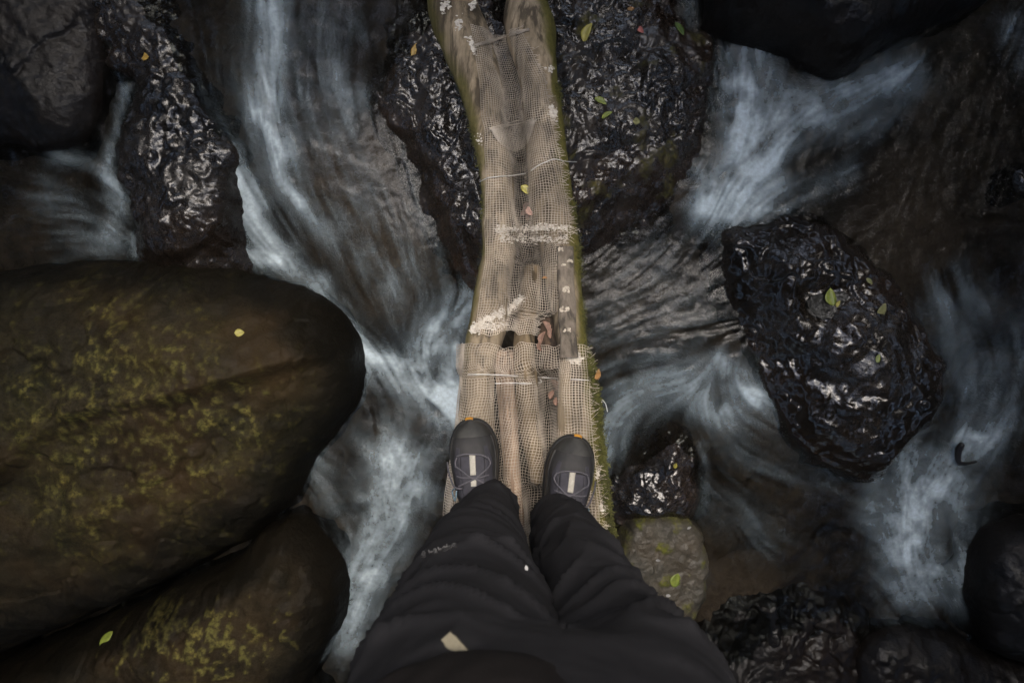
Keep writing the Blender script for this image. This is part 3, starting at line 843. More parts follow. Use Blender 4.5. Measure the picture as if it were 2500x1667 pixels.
def wire_sheet(name, py0, py1, left, right, cell=0.0072, seed=0, fray=True, label=None, lift=0.003):
    lp = np.array(left, float); rp = np.array(right, float)
    # rows at equal distances along the bridge
    rows = []
    py = py0
    while py < py1:
        z = ztop(py)
        rows.append(py)
        y = W(0, py, z)[1]
        slope = 0.42 / 900 * 1000 if py < 900 else 0
        py += cell * FPX / (HC - z) * 0.93
    lines = []
    ncol = None
    for i, py in enumerate(rows):
        z = ztop(py)
        xl = W(np.interp(py, lp[:, 1], lp[:, 0]), py, z)[0]; xr = W(np.interp(py, rp[:, 1], rp[:, 0]), py, z)[0]
        y = W(0, py, z)[1]
        xs = np.linspace(xl, xr, 160)
        zs = drape_z(xs, np.full(160, y))
        arc = np.concatenate([[0], np.cumsum(np.hypot(np.diff(xs), np.diff(zs)))])
        lines.append((xs, y, zs, arc))
    ncol = int(np.median([l[3][-1] for l in lines]) / cell)
    G = np.zeros((len(rows), ncol, 3))
    for i, (xs, y, zs, arc) in enumerate(lines):
        tt = np.linspace(0, arc[-1], ncol)
        G[i, :, 0] = np.interp(tt, arc, xs); G[i, :, 1] = y
    # the weave wanders: bend rows and columns
    I, J = np.mgrid[0:len(rows), 0:ncol]
    G[:, :, 1] += 0.010 * noise2(J * 0.10 + seed, I * 0.05, seed + 1) + 0.0035 * noise2(J * 0.35, I * 0.2, seed + 2)
    G[:, :, 0] += 0.0035 * noise2(J * 0.15, I * 0.10, seed + 3)
    G[:, :, 2] = drape_z(G[:, :, 0], G[:, :, 1]) + lift + 0.0012 * noise2(J * 0.2, I * 0.2, seed + 4)
    wv = 0.0007 * ((I + J) % 2 * 2 - 1)
    Gr, Gc = G.copy(), G.copy()
    Gr[:, :, 2] += wv; Gc[:, :, 2] -= wv
    V1, F1 = tubes(Gr, 0.00072, ((0, 1, 0), (0, 0, 1)))
    V2, F2 = tubes(np.transpose(Gc, (1, 0, 2)), 0.00072, ((1, 0, 0), (0, 0, 1)))
    V, Fc = [V1, V2], [F1, F2 + len(V1)]
    nb = len(V1) + len(V2)
    if fray:
        rs = np.random.RandomState(seed)
        FR = []
        for i in range(len(rows)):
            for _ in range(2):
                p0 = G[i, -1]
                L = rs.uniform(0.004, 0.026)
                an = rs.normal(0, 0.55)
                t = np.linspace(0, 1, 5)[:, None]
                dirv = np.array([math.cos(an), math.sin(an), rs.uniform(-0.5, 0.25)])
                cv = np.array([0, rs.normal(0, 0.4), rs.normal(-0.3, 0.4)])
                FR.append(p0 + L * t * dirv + L * 0.6 * t * t * cv)
        V3, F3 = tubes(np.array(FR), 0.0007, ((0, 1, 0), (0, 0, 1)))
        V.append(V3); Fc.append(F3 + nb)
    o = mesh_obj(name, np.concatenate(V), np.concatenate(Fc), M['wire'], bridge)
    o['kind'] = 'stuff'
    if label: o['label'] = label
    return G
G_near = wire_sheet('wire_mesh', 842, 1345, [(1108, 840), (1106, 898), (1120, 925), (1111, 1009), (1098, 1092), (1079, 1217), (1066, 1345)], [(1432, 850), (1440, 914), (1444, 1000), (1450, 1100), (1464, 1200), (1476, 1345)], seed=3, label='near sheet of wire mesh under the boots')
G_far = wire_sheet('wire_mesh', 66, 818, [(1150, 60), (1172, 200), (1180, 300), (1186, 400), (1186, 500), (1186, 640), (1170, 740), (1152, 818)], [(1262, 60), (1330, 190), (1346, 300), (1368, 400), (1384, 500), (1392, 575), (1362, 600), (1358, 640), (1358, 755), (1318, 775), (1308, 818)], cell=0.0066, seed=13, fray=True, label='far sheet of wire mesh')

def cable(name, pts, r, mat, parent=None, n=40, sides=6):
    c = catmull(np.array(pts, float), n, closed=False)
    t = np.gradient(c, axis=0); t /= np.linalg.norm(t, axis=1)[:, None] + 1e-9
    up = np.array([0, 0, 1.0])
    u = np.cross(t, up); nn = np.linalg.norm(u, axis=1)[:, None]
    u = np.where(nn > 1e-3, u / (nn + 1e-9), np.array([1.0, 0, 0]))
    v = np.cross(u, t)
    a = np.arange(sides) * 2 * np.pi / sides
    rr_ = r if np.ndim(r) else np.full(len(c), r)
    rr_ = np.interp(np.linspace(0, 1, len(c)), np.linspace(0, 1, len(rr_)), rr_)
    V = (c[:, None] + rr_[:, None, None] * (np.cos(a)[None, :, None] * u[:, None] + np.sin(a)[None, :, None] * v[:, None])).reshape(-1, 3)
    f = [tuple(q) for q in grid_faces(len(c), sides, closed_x=True)] + [tuple(range(sides))[::-1], tuple(range(len(V) - sides, len(V)))]
    return mesh_obj(name, V, f, mat, parent)

def top_pt(px, py, lift=0.006):
    z = ztop(py)
    for _ in range(8):
        q = W(px, py, z)
        z = float(drape_z(np.array([np.clip(q[0], -0.31, 0.29)]), np.array([q[1]]))[0]) + lift
    return W(px, py, z)
for pts in ([(1172, 444), (1191, 435), (1220, 431), (1249, 429), (1284, 424)], [(1296, 417), (1315, 404), (1332, 396), (1354, 389), (1380, 394), (1408, 396)], [(1121, 916), (1150, 914), (1184, 914), (1254, 917), (1337, 922), (1400, 926), (1437, 928)], [(1209, 936), (1250, 935), (1290, 936), (1321, 933), (1318, 926)]):
    cable('binding_wire', [top_pt(*q) for q in pts], 0.0013, M['wire_new'], bridge)
for pts, r in (([(1160, 113), (1190, 104), (1223, 92), (1255, 82), (1290, 73)], 0.004), ([(1195, 316), (1225, 309), (1260, 300), (1303, 291)], 0.005)):
    for k in range(5):
        q = [top_pt(x + random.uniform(-3, 3), y + random.uniform(-4, 4), 0.006 + random.uniform(0, .004)) for x, y in pts]
        cable('mesh_fold', q, 0.0012, M['wire'], bridge)
# loose wire tails at the right edge
for pts in ([(1440, 905), (1450, 902), (1456, 906), (1452, 911), (1444, 910)], [(1452, 930), (1460, 950), (1462, 968), (1470, 982)], [(1466, 972), (1478, 985), (1483, 1005)]):
    zz = ztop(900) - 0.03
    cable('loose_wire', [W(x, y, zz - 0.002 * i) for i, (x, y) in enumerate(pts)], 0.0011, M['wire_new'], bridge)

# sagging pocket of mesh
pk = []
for i in range(16):
    t = i / 15
    x0, y0 = 1198 + t * 112, 318 - t * 24
    dep = 62 * math.sin(math.pi * min(1, t * 1.05)) ** 0.8
    row = []
    for j in range(11):
        u = j / 10
        px, py = x0 + u * 12 * math.sin(math.pi * t), y0 + u * dep
        zz = ztop(py) + 0.004 + 0.012 * math.sin(math.pi * u) * math.sin(math.pi * t)
        q = top_pt(px, py, 0.010); row.append(q + [0, 0, 0.008 * math.sin(math.pi * u)])
    pk.append(row)
pk = np.array(pk)
pk2 = np.array([[bilin(pk[:, :, k], np.array([i * 15 / 31.]), np.array([j * 10 / 15.]))[0] for k in range(3)] for i in range(32) for j in range(16)]).reshape(32, 16, 3)
Va, Fa = tubes(pk2, 0.0008, ((1, 0, 0), (0, 0, 1))); Vb, Fb = tubes(pk2.transpose(1, 0, 2), 0.0008, ((0, 1, 0), (0, 0, 1)))
o = mesh_obj('mesh_flap', np.concatenate([Va, Vb]), np.concatenate([Fa, Fb + len(Va)]), M['wire'], bridge); o['kind'] = 'stuff'

# white crust caught in the mesh
def crust(pts, width, n, size, seed):
    c = catmull(np.array(pts, float), 40, closed=False) if len(pts) > 1 else np.array(pts * 40, float)
    rs = np.random.RandomState(seed); sp = []
    for _ in range(int(n * 3)):
        q = c[rs.randint(len(c))]
        a = rs.randn() * width
        p_ = top_pt(q[0] + rs.randn() * 4, q[1] + a, 0.001)
        sz = size * 0.40 * rs.uniform(0.4, 1.7)
        sp.append((p_, (sz * rs.uniform(.8, 2.2), sz, sz * 0.35)))
    o = blobmesh('white_crust', sp, M['crust'], bridge, seed)
    o['kind'] = 'stuff'
crust([(1213, 562), (1240, 560), (1300, 558), (1335, 555), (1385, 560)], 5, 120, 0.0034, 1)
crust([(1225, 580), (1280, 584), (1330, 583), (1380, 582)], 5, 90, 0.0030, 2)
crust([(1152, 806), (1175, 788), (1210, 770), (1245, 752), (1275, 730)], 5, 150, 0.0038, 3)
crust([(1160, 800), (1200, 796), (1235, 792)], 6, 60, 0.0032, 4)
crust([(1120, 60)], 9, 10, 0.005, 5); crust([(1078, 25), (1090, 10)], 7, 12, 0.006, 6); crust([(1147, 105), (1152, 128)], 7, 30, 0.005, 7)
crust([(1345, 170)], 4, 8, 0.005, 8); crust([(1345, 265), (1355, 290)], 5, 34, 0.005, 9); crust([(1156, 12)], 6, 10, 0.006, 10)
crust([(1385, 868), (1400, 872), (1412, 880)], 6, 40, 0.005, 11); crust([(1456, 1165), (1462, 1150)], 6, 16, 0.004, 12); crust([(1468, 1232), (1470, 1246)], 5, 22, 0.005, 13); crust([(1170, 330), (1172, 350)], 6, 10, 0.003, 14)

# moss growing along the outer edges of the logs
def moss_tufts(name, log, side, ymin, ymax, n, seed, hmin, hmax):
    rs = np.random.RandomState(seed)
    V, Fc = [], []
    for _ in range(n):
        y = rs.uniform(ymin, ymax)
        cl = noise2(np.array([y * 14]), np.array([seed * 1.0]), 7)[0]
        if rs.rand() > 0.55 + 0.6 * cl: continue
        x, z, r = [float(q) for q in log.at(y)]
        a = rs.uniform(-0.35, 0.72)
        nx_, nz_ = side * math.cos(a), math.sin(a)
        p0 = np.array([x + r * nx_, y, z + r * nz_ * log.squash])
        for b in range(4):
            h = rs.uniform(hmin, hmax) * (0.7 + 0.6 * max(cl, 0))
            dv = np.array([nx_ + rs.normal(0, .5), rs.normal(0, .7), nz_ + rs.normal(0.2, .5)]); dv /= np.linalg.norm(dv)
            sd_ = np.cross(dv, rs.randn(3)); sd_ /= np.linalg.norm(sd_) + 1e-9
            k = len(V)
            wv = h * 0.2
            V += [p0 - sd_ * wv, p0 + sd_ * wv, p0 + dv * h * .6 + sd_ * wv, p0 + dv * h, p0 + dv * h * .6 - sd_ * wv]
            Fc += [(k, k + 1, k + 2, k + 3, k + 4)]
            p0 = p0 + rs.randn(3) * 0.003
    o = mesh_obj(name, V, Fc, M['moss'], bridge, smooth=False); o['kind'] = 'stuff'
moss_tufts('moss_fringe', logR, 1, -0.48, 0.0, 4200, 1, 0.003, 0.009)
moss_tufts('moss_fringe', logR, 1, 0.0, 0.75, 2600, 2, 0.002, 0.005)
moss_tufts('moss_fringe', logL, -1, 0.15, 0.95, 1200, 3, 0.0015, 0.0035)

# ------------------------------------------------------------------ person
def fabric(name, col, var=0.15, weave=900, sheen=0.15, rough=0.85):
    s = NT(name)
    p = s.obj()
    n1 = s.noise(6, 5, p); n2 = s.noise(weave, 2, p); n3 = s.noise(30, 5, p)
    c = s.ramp(n1, [(0.3, tuple(x * (1 - var) for x in col)), (0.7, tuple(x * (1 + var) for x in col))])
    dust = s.ramp(n3, [(0.62, 0.0), (0.85, 0.35)])
    c = s.mix(dust, c, tuple(x * 2.0 for x in col))
    s.set('Base Color', c); s.set('Roughness', rough); s.set('Specular IOR Level', 0.15)
    s.set('Sheen Weight', sheen)
    s.set('Normal', s.bump(n2, 0.25, 0.0008, s.bump(n3, 0.12, 0.004)))
    return s.m
M['trouser'] = fabric('charcoal_trouser_cloth', (0.0110, 0.0106, 0.0116), sheen=0.0)
M['jacket'] = fabric('dark_fleece', (0.0065, 0.0052, 0.0047), weave=200, sheen=0.0)
M['skin'] = plain('skin', (0.42, 0.27, 0.20), 0.5, 0.1, 40, 0.1, 0.001)
M['hair'] = plain('dark_hair', (0.02, 0.015, 0.012), 0.5, 0.4, 200, 0.6)
M['upper'] = plain('dark_nubuck', (0.011, 0.0105, 0.0105), 0.75, 0.6, 30, 0.4, 0.002)
M['rubber'] = plain('scuffed_rubber', (0.018, 0.0175, 0.0155), 0.6, 0.85, 26, 0.2, 0.001)
M['sole'] = plain('black_sole', (0.007, 0.007, 0.007), 0.6, 0.3, 60, 0.2, 0.001)
M['violet'] = plain('violet_grey_panel', (0.019, 0.018, 0.024), 0.8, 0.4, 60, 0.3, 0.0006)
M['strap'] = plain('pale_webbing', (0.27, 0.255, 0.215), 0.8, 0.15, 200, 0.3, 0.0006)
M['lace'] = plain('grey_lace', (0.055, 0.052, 0.06), 0.8, 0.3, 300, 0.2, 0.0005)
M['yellow'] = plain('amber_rubber', (0.36, 0.17, 0.02), 0.5, 0.2, 60, 0)
M['blue'] = plain('blue_grey_loop', (0.09, 0.14, 0.17), 0.7, 0.2, 100, 0)
M['tan'] = plain('tan_webbing', (0.135, 0.118, 0.078), 0.8, 0.15, 220, 0.3, 0.0005)

person = bpy.data.objects.new('person', None)
person.location = (0.03, -0.36, 0.0)
COL.objects.link(person)
tag(person, 'person in dark trousers and hiking boots standing on the bridge, seen from above', 'person')
POFF = np.array([0.03, -0.36, 0.0])

def loft(st, m=36, n=60, cap=True):
    """stations (x, y, z, rx, ry)"""
    R = catmull(np.array(st, float), n, closed=False)
    th = np.linspace(0, 2 * np.pi, m, endpoint=False)
    V = np.stack([R[:, 0:1] + R[:, 3:4] * np.cos(th), R[:, 1:2] + R[:, 4:5] * np.sin(th), np.repeat(R[:, 2:3], m, 1)], -1).reshape(-1, 3)
    f = [tuple(q) for q in grid_faces(len(R), m, closed_x=True)]
    if cap: f += [tuple(range(m))[::-1], tuple(range(len(V) - m, len(V)))]
    return V, f

def limb(pts, rad, m=18, n=30):
    c = catmull(np.array(pts, float), n, closed=False)
    r = np.interp(np.linspace(0, 1, len(c)), np.linspace(0, 1, len(rad)), rad)
    t = np.gradient(c, axis=0); t /= np.linalg.norm(t, axis=1)[:, None]
    ref = np.array([0.31, 0.2, 0.93]) if abs(t[0, 2]) < 0.8 else np.array([1.0, 0.1, 0])
    u = np.cross(t, ref); u /= np.linalg.norm(u, axis=1)[:, None]
    v = np.cross(t, u)
    a = np.linspace(0, 2 * np.pi, m, endpoint=False)
    V = (c[:, None] + r[:, None, None] * (np.cos(a)[None, :, None] * u[:, None] + np.sin(a)[None, :, None] * v[:, None])).reshape(-1, 3)
    f = [tuple(q) for q in grid_faces(len(c), m, closed_x=True)] + [tuple(range(m))[::-1], tuple(range(len(V) - m, len(V)))]
    return V, f

def ball(c, r, m=20, k=14):
    th = np.linspace(0, 2 * np.pi, m, endpoint=False); ph = np.linspace(-np.pi / 2 + 0.06, np.pi / 2 - 0.06, k)
    V = np.stack([c[0] + r[0] * np.cos(ph)[:, None] * np.cos(th), c[1] + r[1] * np.cos(ph)[:, None] * np.sin(th), c[2] + r[2] * np.sin(ph)[:, None] + 0 * th], -1).reshape(-1, 3)
    f = [tuple(q) for q in grid_faces(k, m, closed_x=True)] + [tuple(range(m))[::-1], tuple(range(len(V) - m, len(V)))]
    return V, f

def fuse(name, pieces, voxel, mat, parent, disp=None, smooth_it=6):
    """merge closed pieces into one continuous surface"""
    V, Fc = [], []
    for v, f in pieces:
        b = sum(len(x) for x in V)
        V.append(v); Fc += [tuple(i + b for i in q) for q in f]
    tmp = mesh_obj('tmp', np.concatenate(V), Fc, mat)
    md = tmp.modifiers.new('r', 'REMESH'); md.mode = 'VOXEL'; md.voxel_size = voxel
    sm = tmp.modifiers.new('s', 'SMOOTH'); sm.factor = 0.5; sm.iterations = smooth_it
    dg = bpy.context.evaluated_depsgraph_get()
    me = bpy.data.meshes.new_from_object(tmp.evaluated_get(dg))
    bpy.data.objects.remove(tmp)
    me.name = name
    nv = len(me.vertices)
    co = np.zeros(nv * 3, np.float32); me.vertices.foreach_get('co', co); co = co.reshape(-1, 3)
    no = np.zeros(nv * 3, np.float32); me.vertex_normals.foreach_get('vector', no); no = no.reshape(-1, 3)
    if disp is not None:
        co = co + no * disp(co, no)[:, None]
    co = co - POFF
    me.vertices.foreach_set('co', co.astype(np.float32).ravel())
    me.polygons.foreach_set('use_smooth', np.ones(len(me.polygons), bool))
    me.materials.clear(); me.materials.append(mat)
    me.update()
    o = bpy.data.objects.new(name, me); COL.objects.link(o); o.parent = parent
    return o

legL = loft([(-.050, -.383, .085, .064, .080), (-.050, -.383, .13, .064, .080), (-.054, -.375, .28, .070, .078), (-.060, -.366, .46, .083, .084), (-.062, -.364, .54, .088, .086), (-.058, -.368, .68, .102, .090), (-.054, -.37, .80, .112, .094), (-.045, -.365, .92, .120, .096), (-.035, -.365, 1.02, .115, .1)])
legR = loft([(.102, -.41, .085, .062, .080), (.103, -.41, .13, .062, .078), (.107, -.405, .28, .066, .076), (.116, -.402, .46, .076, .080), (.121, -.402, .54, .078, .082), (.130, -.406, .68, .086, .086), (.136, -.404, .80, .098, .09), (.128, -.38, .92, .108, .096), (.10, -.37, 1.02, .112, .1)])
pelvis = loft([(.03, -.41, .84, .10, .04), (.03, -.395, .88, .15, .06), (.028, -.365, .94, .185, .08), (.027, -.355, 1.0, .190, .090), (.025, -.362, 1.12, .17, .10)])
def folds(co, no):
    x, y, z = co[:, 0], co[:, 1], co[:, 2]
    left = x < 0.045
    cx_ = np.where(left, -0.062, 0.125)
    sg = np.where(left, 1.0, -1.0)
    th = np.arctan2(x - cx_, y + 0.37) * 0.1
    def crease(ang, su, sv, seed, p_):
        u = th * math.cos(ang) + z * sg * math.sin(ang); v = -th * sg * math.sin(ang) + z * math.cos(ang)
        wv = 0.012 * fbm(u + 3 * left, v, 9, 2, seed + 5)
        q = noise2((u + wv) * su + 7 * left, (v + wv) * sv, seed)
        return (1 - np.abs(q)) ** p_
    thigh = sstep(0.52, 0.66, z) * sstep(1.02, 0.92, z)
    knee = np.exp(-((z - 0.43) / 0.10) ** 2); ank = np.exp(-((z - 0.17) / 0.09) ** 2)
    f1 = crease(0.55, 5, 15, 601, 3.0); f2 = crease(0.2, 6, 22, 611, 2.5); f3 = crease(-0.4, 4, 9, 615, 3.0)
    big = fbm(x + 3, y + z * 0.8, 5, 2, 605)
    return 0.013 * (f1 - .35) * thigh + 0.010 * (f2 - .35) * (knee + ank) + 0.010 * (f3 - .35) + 0.008 * big + 0.0012 * fbm(x + y, z, 70, 2, 609)
trousers = fuse('trousers', [legL, legR, pelvis], 0.0065, M['trouser'], person, folds, 5)

# raised stitched mark on the left knee
def on_front(x, z, lift=0.001):
    return x, z, lift
dg = bpy.context.evaluated_depsgraph_get()
def hit(px, py):
    bpy.context.view_layer.update()
    d_ = Vector(((px - 1250) / FPX, (833.5 - py) / FPX, -1)).normalized()
    ok, loc, nor, idx, ob, mt = SC.ray_cast(bpy.context.evaluated_depsgraph_get(), Vector((0, 0, HC)), d_)
    return (np.array(loc), np.array(nor), ob) if ok else (None, None, None)
M['stitch'] = fabric('raised_stitching', (0.0075, 0.007, 0.0075))
rs = np.random.RandomState(4)
marks = []
for k, (ox, ln) in enumerate([(0, 16), (17, 9), (28, 11), (40, 10), (51, 9), (61, 12), (74, 8)]):
    x0, y0 = 1030 + ox, 1354 - ox * 0.30
    pts = [(x0, y0 - ln * 0.5), (x0 + 4, y0 + ln * 0.35), (x0 + 7, y0 - ln * 0.2), (x0 + 9, y0 + ln * 0.3)] if k % 2 else [(x0, y0 + 5), (x0 + 3, y0 - ln * 0.4), (x0 + 8, y0 - 2), (x0 + 4, y0 + 6), (x0 + 11, y0 + 3)]
    hs = [hit(*q) for q in pts]
    if all(h[0] is not None for h in hs):
        cable('stitched_letter', [h[0] + h[1] * 0.001 - POFF for h in hs], 0.0012, M['stitch'], person, n=16, sides=5)

# jacket: body, sleeves up to the raised camera hands
torso = loft([(-.012, -.378, 1.035, .160, .118), (-.012, -.378, 1.06, .166, .122), (0, -.378, 1.14, .168, .118), (.01, -.38, 1.26, .172, .115), (.015, -.385, 1.38, .185, .11), (.015, -.395, 1.45, .165, .085), (.015, -.40, 1.49, .075, .065), (.015, -.40, 1.52, .062, .06)])
armL = limb([(-.14, -.395, 1.43), (-.24, -.37, 1.33), (-.27, -.28, 1.32), (-.22, -.17, 1.46), (-.15, -.09, 1.60)], [.062, .058, .053, .046, .040])
armR = limb([(.17, -.395, 1.43), (.27, -.37, 1.33), (.30, -.28, 1.32), (.24, -.17, 1.46), (.17, -.09, 1.60)], [.062, .058, .053, .046, .040])
def jfold(co, no):
    return 0.006 * fbm(co[:, 0] * 1.2, co[:, 2] * 2 + co[:, 1], 9, 3, 621) + 0.002 * fbm(co[:, 0], co[:, 2] + co[:, 1], 40, 2, 623)
jacket = fuse('jacket', [torso, armL, armR], 0.008, M['jacket'], person, jfold, 5)

# body: head, neck, chest, arms and hands with fingers, legs inside the clothes
bp = [ball((.015, -.375, 1.665), (.077, .098, .118)), limb([(.015, -.39, 1.40), (.015, -.385, 1.50), (.015, -.375, 1.60)], [.075, .058, .055]),
      limb([(.015, -.285, 1.66), (.015, -.268, 1.63), (.015, -.278, 1.622)], [.010, .015, .013], n=8), ball((.015, -.290, 1.592), (.024, .012, .007)), ball((.015, -.285, 1.565), (.03, .025, .02)),
      ball((-.064, -.378, 1.655), (.013, .022, .032)), ball((.094, -.378, 1.655), (.013, .022, .032)), ball((-.015, -.288, 1.665), (.013, .010, .008)), ball((.045, -.288, 1.665), (.013, .010, .008)),
      loft([(.02, -.385, .97, .12, .06), (.015, -.38, 1.15, .13, .085), (.015, -.385, 1.35, .15, .085), (.015, -.39, 1.44, .11, .06)])]
for sgn, cxx in ((-1, -.15), (1, .17)):
    bp.append(limb([(.015 + sgn * .12, -.39, 1.41), (cxx + sgn * .10, -.36, 1.33), (cxx + sgn * .12, -.28, 1.33), (cxx + sgn * .07, -.17, 1.46), (cxx, -.085, 1.61), (cxx - sgn * .01, -.06, 1.65)], [.05, .044, .042, .036, .027, .03]))
    bp.append(ball((cxx - sgn * .015, -.045, 1.672), (.022, .036, .042)))
    for k in range(4):
        zz = 1.648 + k * 0.0195
        L = (0.9, 1.0, 0.96, 0.78)[3 - k]
        b0 = np.array([cxx - sgn * .015, -.02, zz])
        bp.append(limb([b0 + [0, -.02, 0], b0 + [0, .035 * L, 0.002], b0 + [-sgn * .022 * L, .058 * L, 0.001], b0 + [-sgn * .046 * L, .052 * L, 0]], [.0095, .009, .0085, .0075], n=16, m=12))
    t0 = np.array([cxx - sgn * .02, -.06, 1.655])
    bp.append(limb([t0, t0 + [-sgn * .03, -.006, -.002], t0 + [-sgn * .052, .008, 0], t0 + [-sgn * .066, .020, .004]], [.013, .0115, .010, .008], n=16, m=12))
for sgn, x0 in ((-1, -.06), (1, .115)):
    bp.append(limb([(.02 + sgn * .07, -.385, .95), (x0 + sgn * .006, -.387 - sgn * .018, .70), (x0 + sgn * .008, -.384 - sgn * .018, .50), (x0 + sgn * .0, -.388 - sgn * .015, .25), (x0 - .005, -.396 - sgn * .012, .10)], [.07, .058, .046, .04, .034]))
body = fuse('body', bp, 0.005, M['skin'], person, None, 3)
hv = [ball((.015, -.385, 1.69), (.086, .102, .108)), ball((.015, -.43, 1.64), (.078, .06, .09))]
hair = fuse('hair', hv, 0.006, M['hair'], person, lambda co, no: 0.004 * fbm(co[:, 0] * 3, co[:, 2] + co[:, 1], 30, 3, 631), 2)
for sx in (-.015, .045):
    o = mesh_obj('eye', ball((sx, -.2815, 1.665), (.008, .006, .004))[0] - POFF, ball((0, 0, 0), (1, 1, 1))[1], M['sole'], person)

# tan webbing tab hanging below the hem
tp = [(1149, 1600, 1.02), (1130, 1580, 1.015), (1108, 1560, 1.01), (1090, 1550, 1.005)]
vv = []
for i, t in enumerate(np.linspace(0, 1, 12)):
    px = 1150 - 62 * t; py = 1622 - 70 * t
    z = 1.045 - 0.022 * t
    hw = 17 * (1 if t < 0.9 else 0.85)
    a_ = W(px - hw * 0.75, py + hw * 0.66, z); b_ = W(px + hw * 0.75, py - hw * 0.66, z)
    vv.append([a_, b_, b_ - [0, 0, .0025], a_ - [0, 0, .0025]])
vv = np.array(vv).reshape(-1, 3) - POFF
o = mesh_obj('webbing_tab', vv, [tuple(q) for q in grid_faces(12, 4, closed_x=True)] + [(3, 2, 1, 0), (44, 45, 46, 47)], M['tan'], person, smooth=False)

# boots ------------------------------------------------------------
def bw(y):
    y = np.asarray(y, float)
    b_ = np.interp(y, [-.145, -.11, -.06, -.03, .02, .06, .145], [.037, .037, .039, .042, .050, .0545, .0545])
    fr = np.clip((y - .055) / .0905, 0, 1); bk = np.clip((-.108 - y) / .0375, 0, 1)
    return b_ * np.sqrt(np.clip(1 - fr ** 2.5, 0, 1)) * np.sqrt(np.clip(1 - bk ** 2.2, 0, 1))
def bh(y):
    h_ = np.interp(y, [-.145, -.06, -.03, 0, .04, .08, .11, .135, .145], [.13, .13, .128, .118, .098, .071, .054, .041, .033])
    fr = np.clip((np.asarray(y) - .10) / .0455, 0, 1)
    return h_ * np.sqrt(np.clip(1 - 0.55 * fr ** 2.6, 0, 1))
def bsurf(y, a, off=0.0):
    """boot skin: y along the foot, a angle over the foot 0..pi"""
    w_, h_ = bw(y) + off, bh(y) + off
    ca, sa = np.cos(a), np.sin(a)
    x = w_ * np.sign(ca) * np.abs(ca) ** 0.75
    z = 0.024 + h_ * np.abs(sa) ** 0.8
    return np.stack([x, np.broadcast_to(y, x.shape), z], -1)
def ysamples(y0, y1, n):
    t = np.linspace(0, 1, n)
    return y0 + (y1 - y0) * (0.5 - 0.5 * np.cos(np.pi * t))
def bpatch(name, y0, y1, a0, a1, off, mat, par, place, n=26, m=18, shape=None):
    ys = ysamples(y0, y1, n)[:, None]; aa = np.radians(np.linspace(0, 1, m))[None, :] * 0
    t = np.linspace(0, 1, m)[None, :]
    if shape is not None:
        lo, hi = shape(ys)
    else:
        lo, hi = a0 + 0 * ys, a1 + 0 * ys
    A_ = np.radians(lo + (hi - lo) * t)
    edge = np.minimum(np.minimum(t, 1 - t) * m, np.minimum(np.linspace(0, 1, n), 1 - np.linspace(0, 1, n))[:, None] * n)
    off_ = np.where(edge < 0.5, -0.002, off)
    V = bsurf(ys + 0 * t, A_, off_).reshape(-1, 3)
    return mesh_obj(name, place(V), grid_faces(n, m), mat, par)

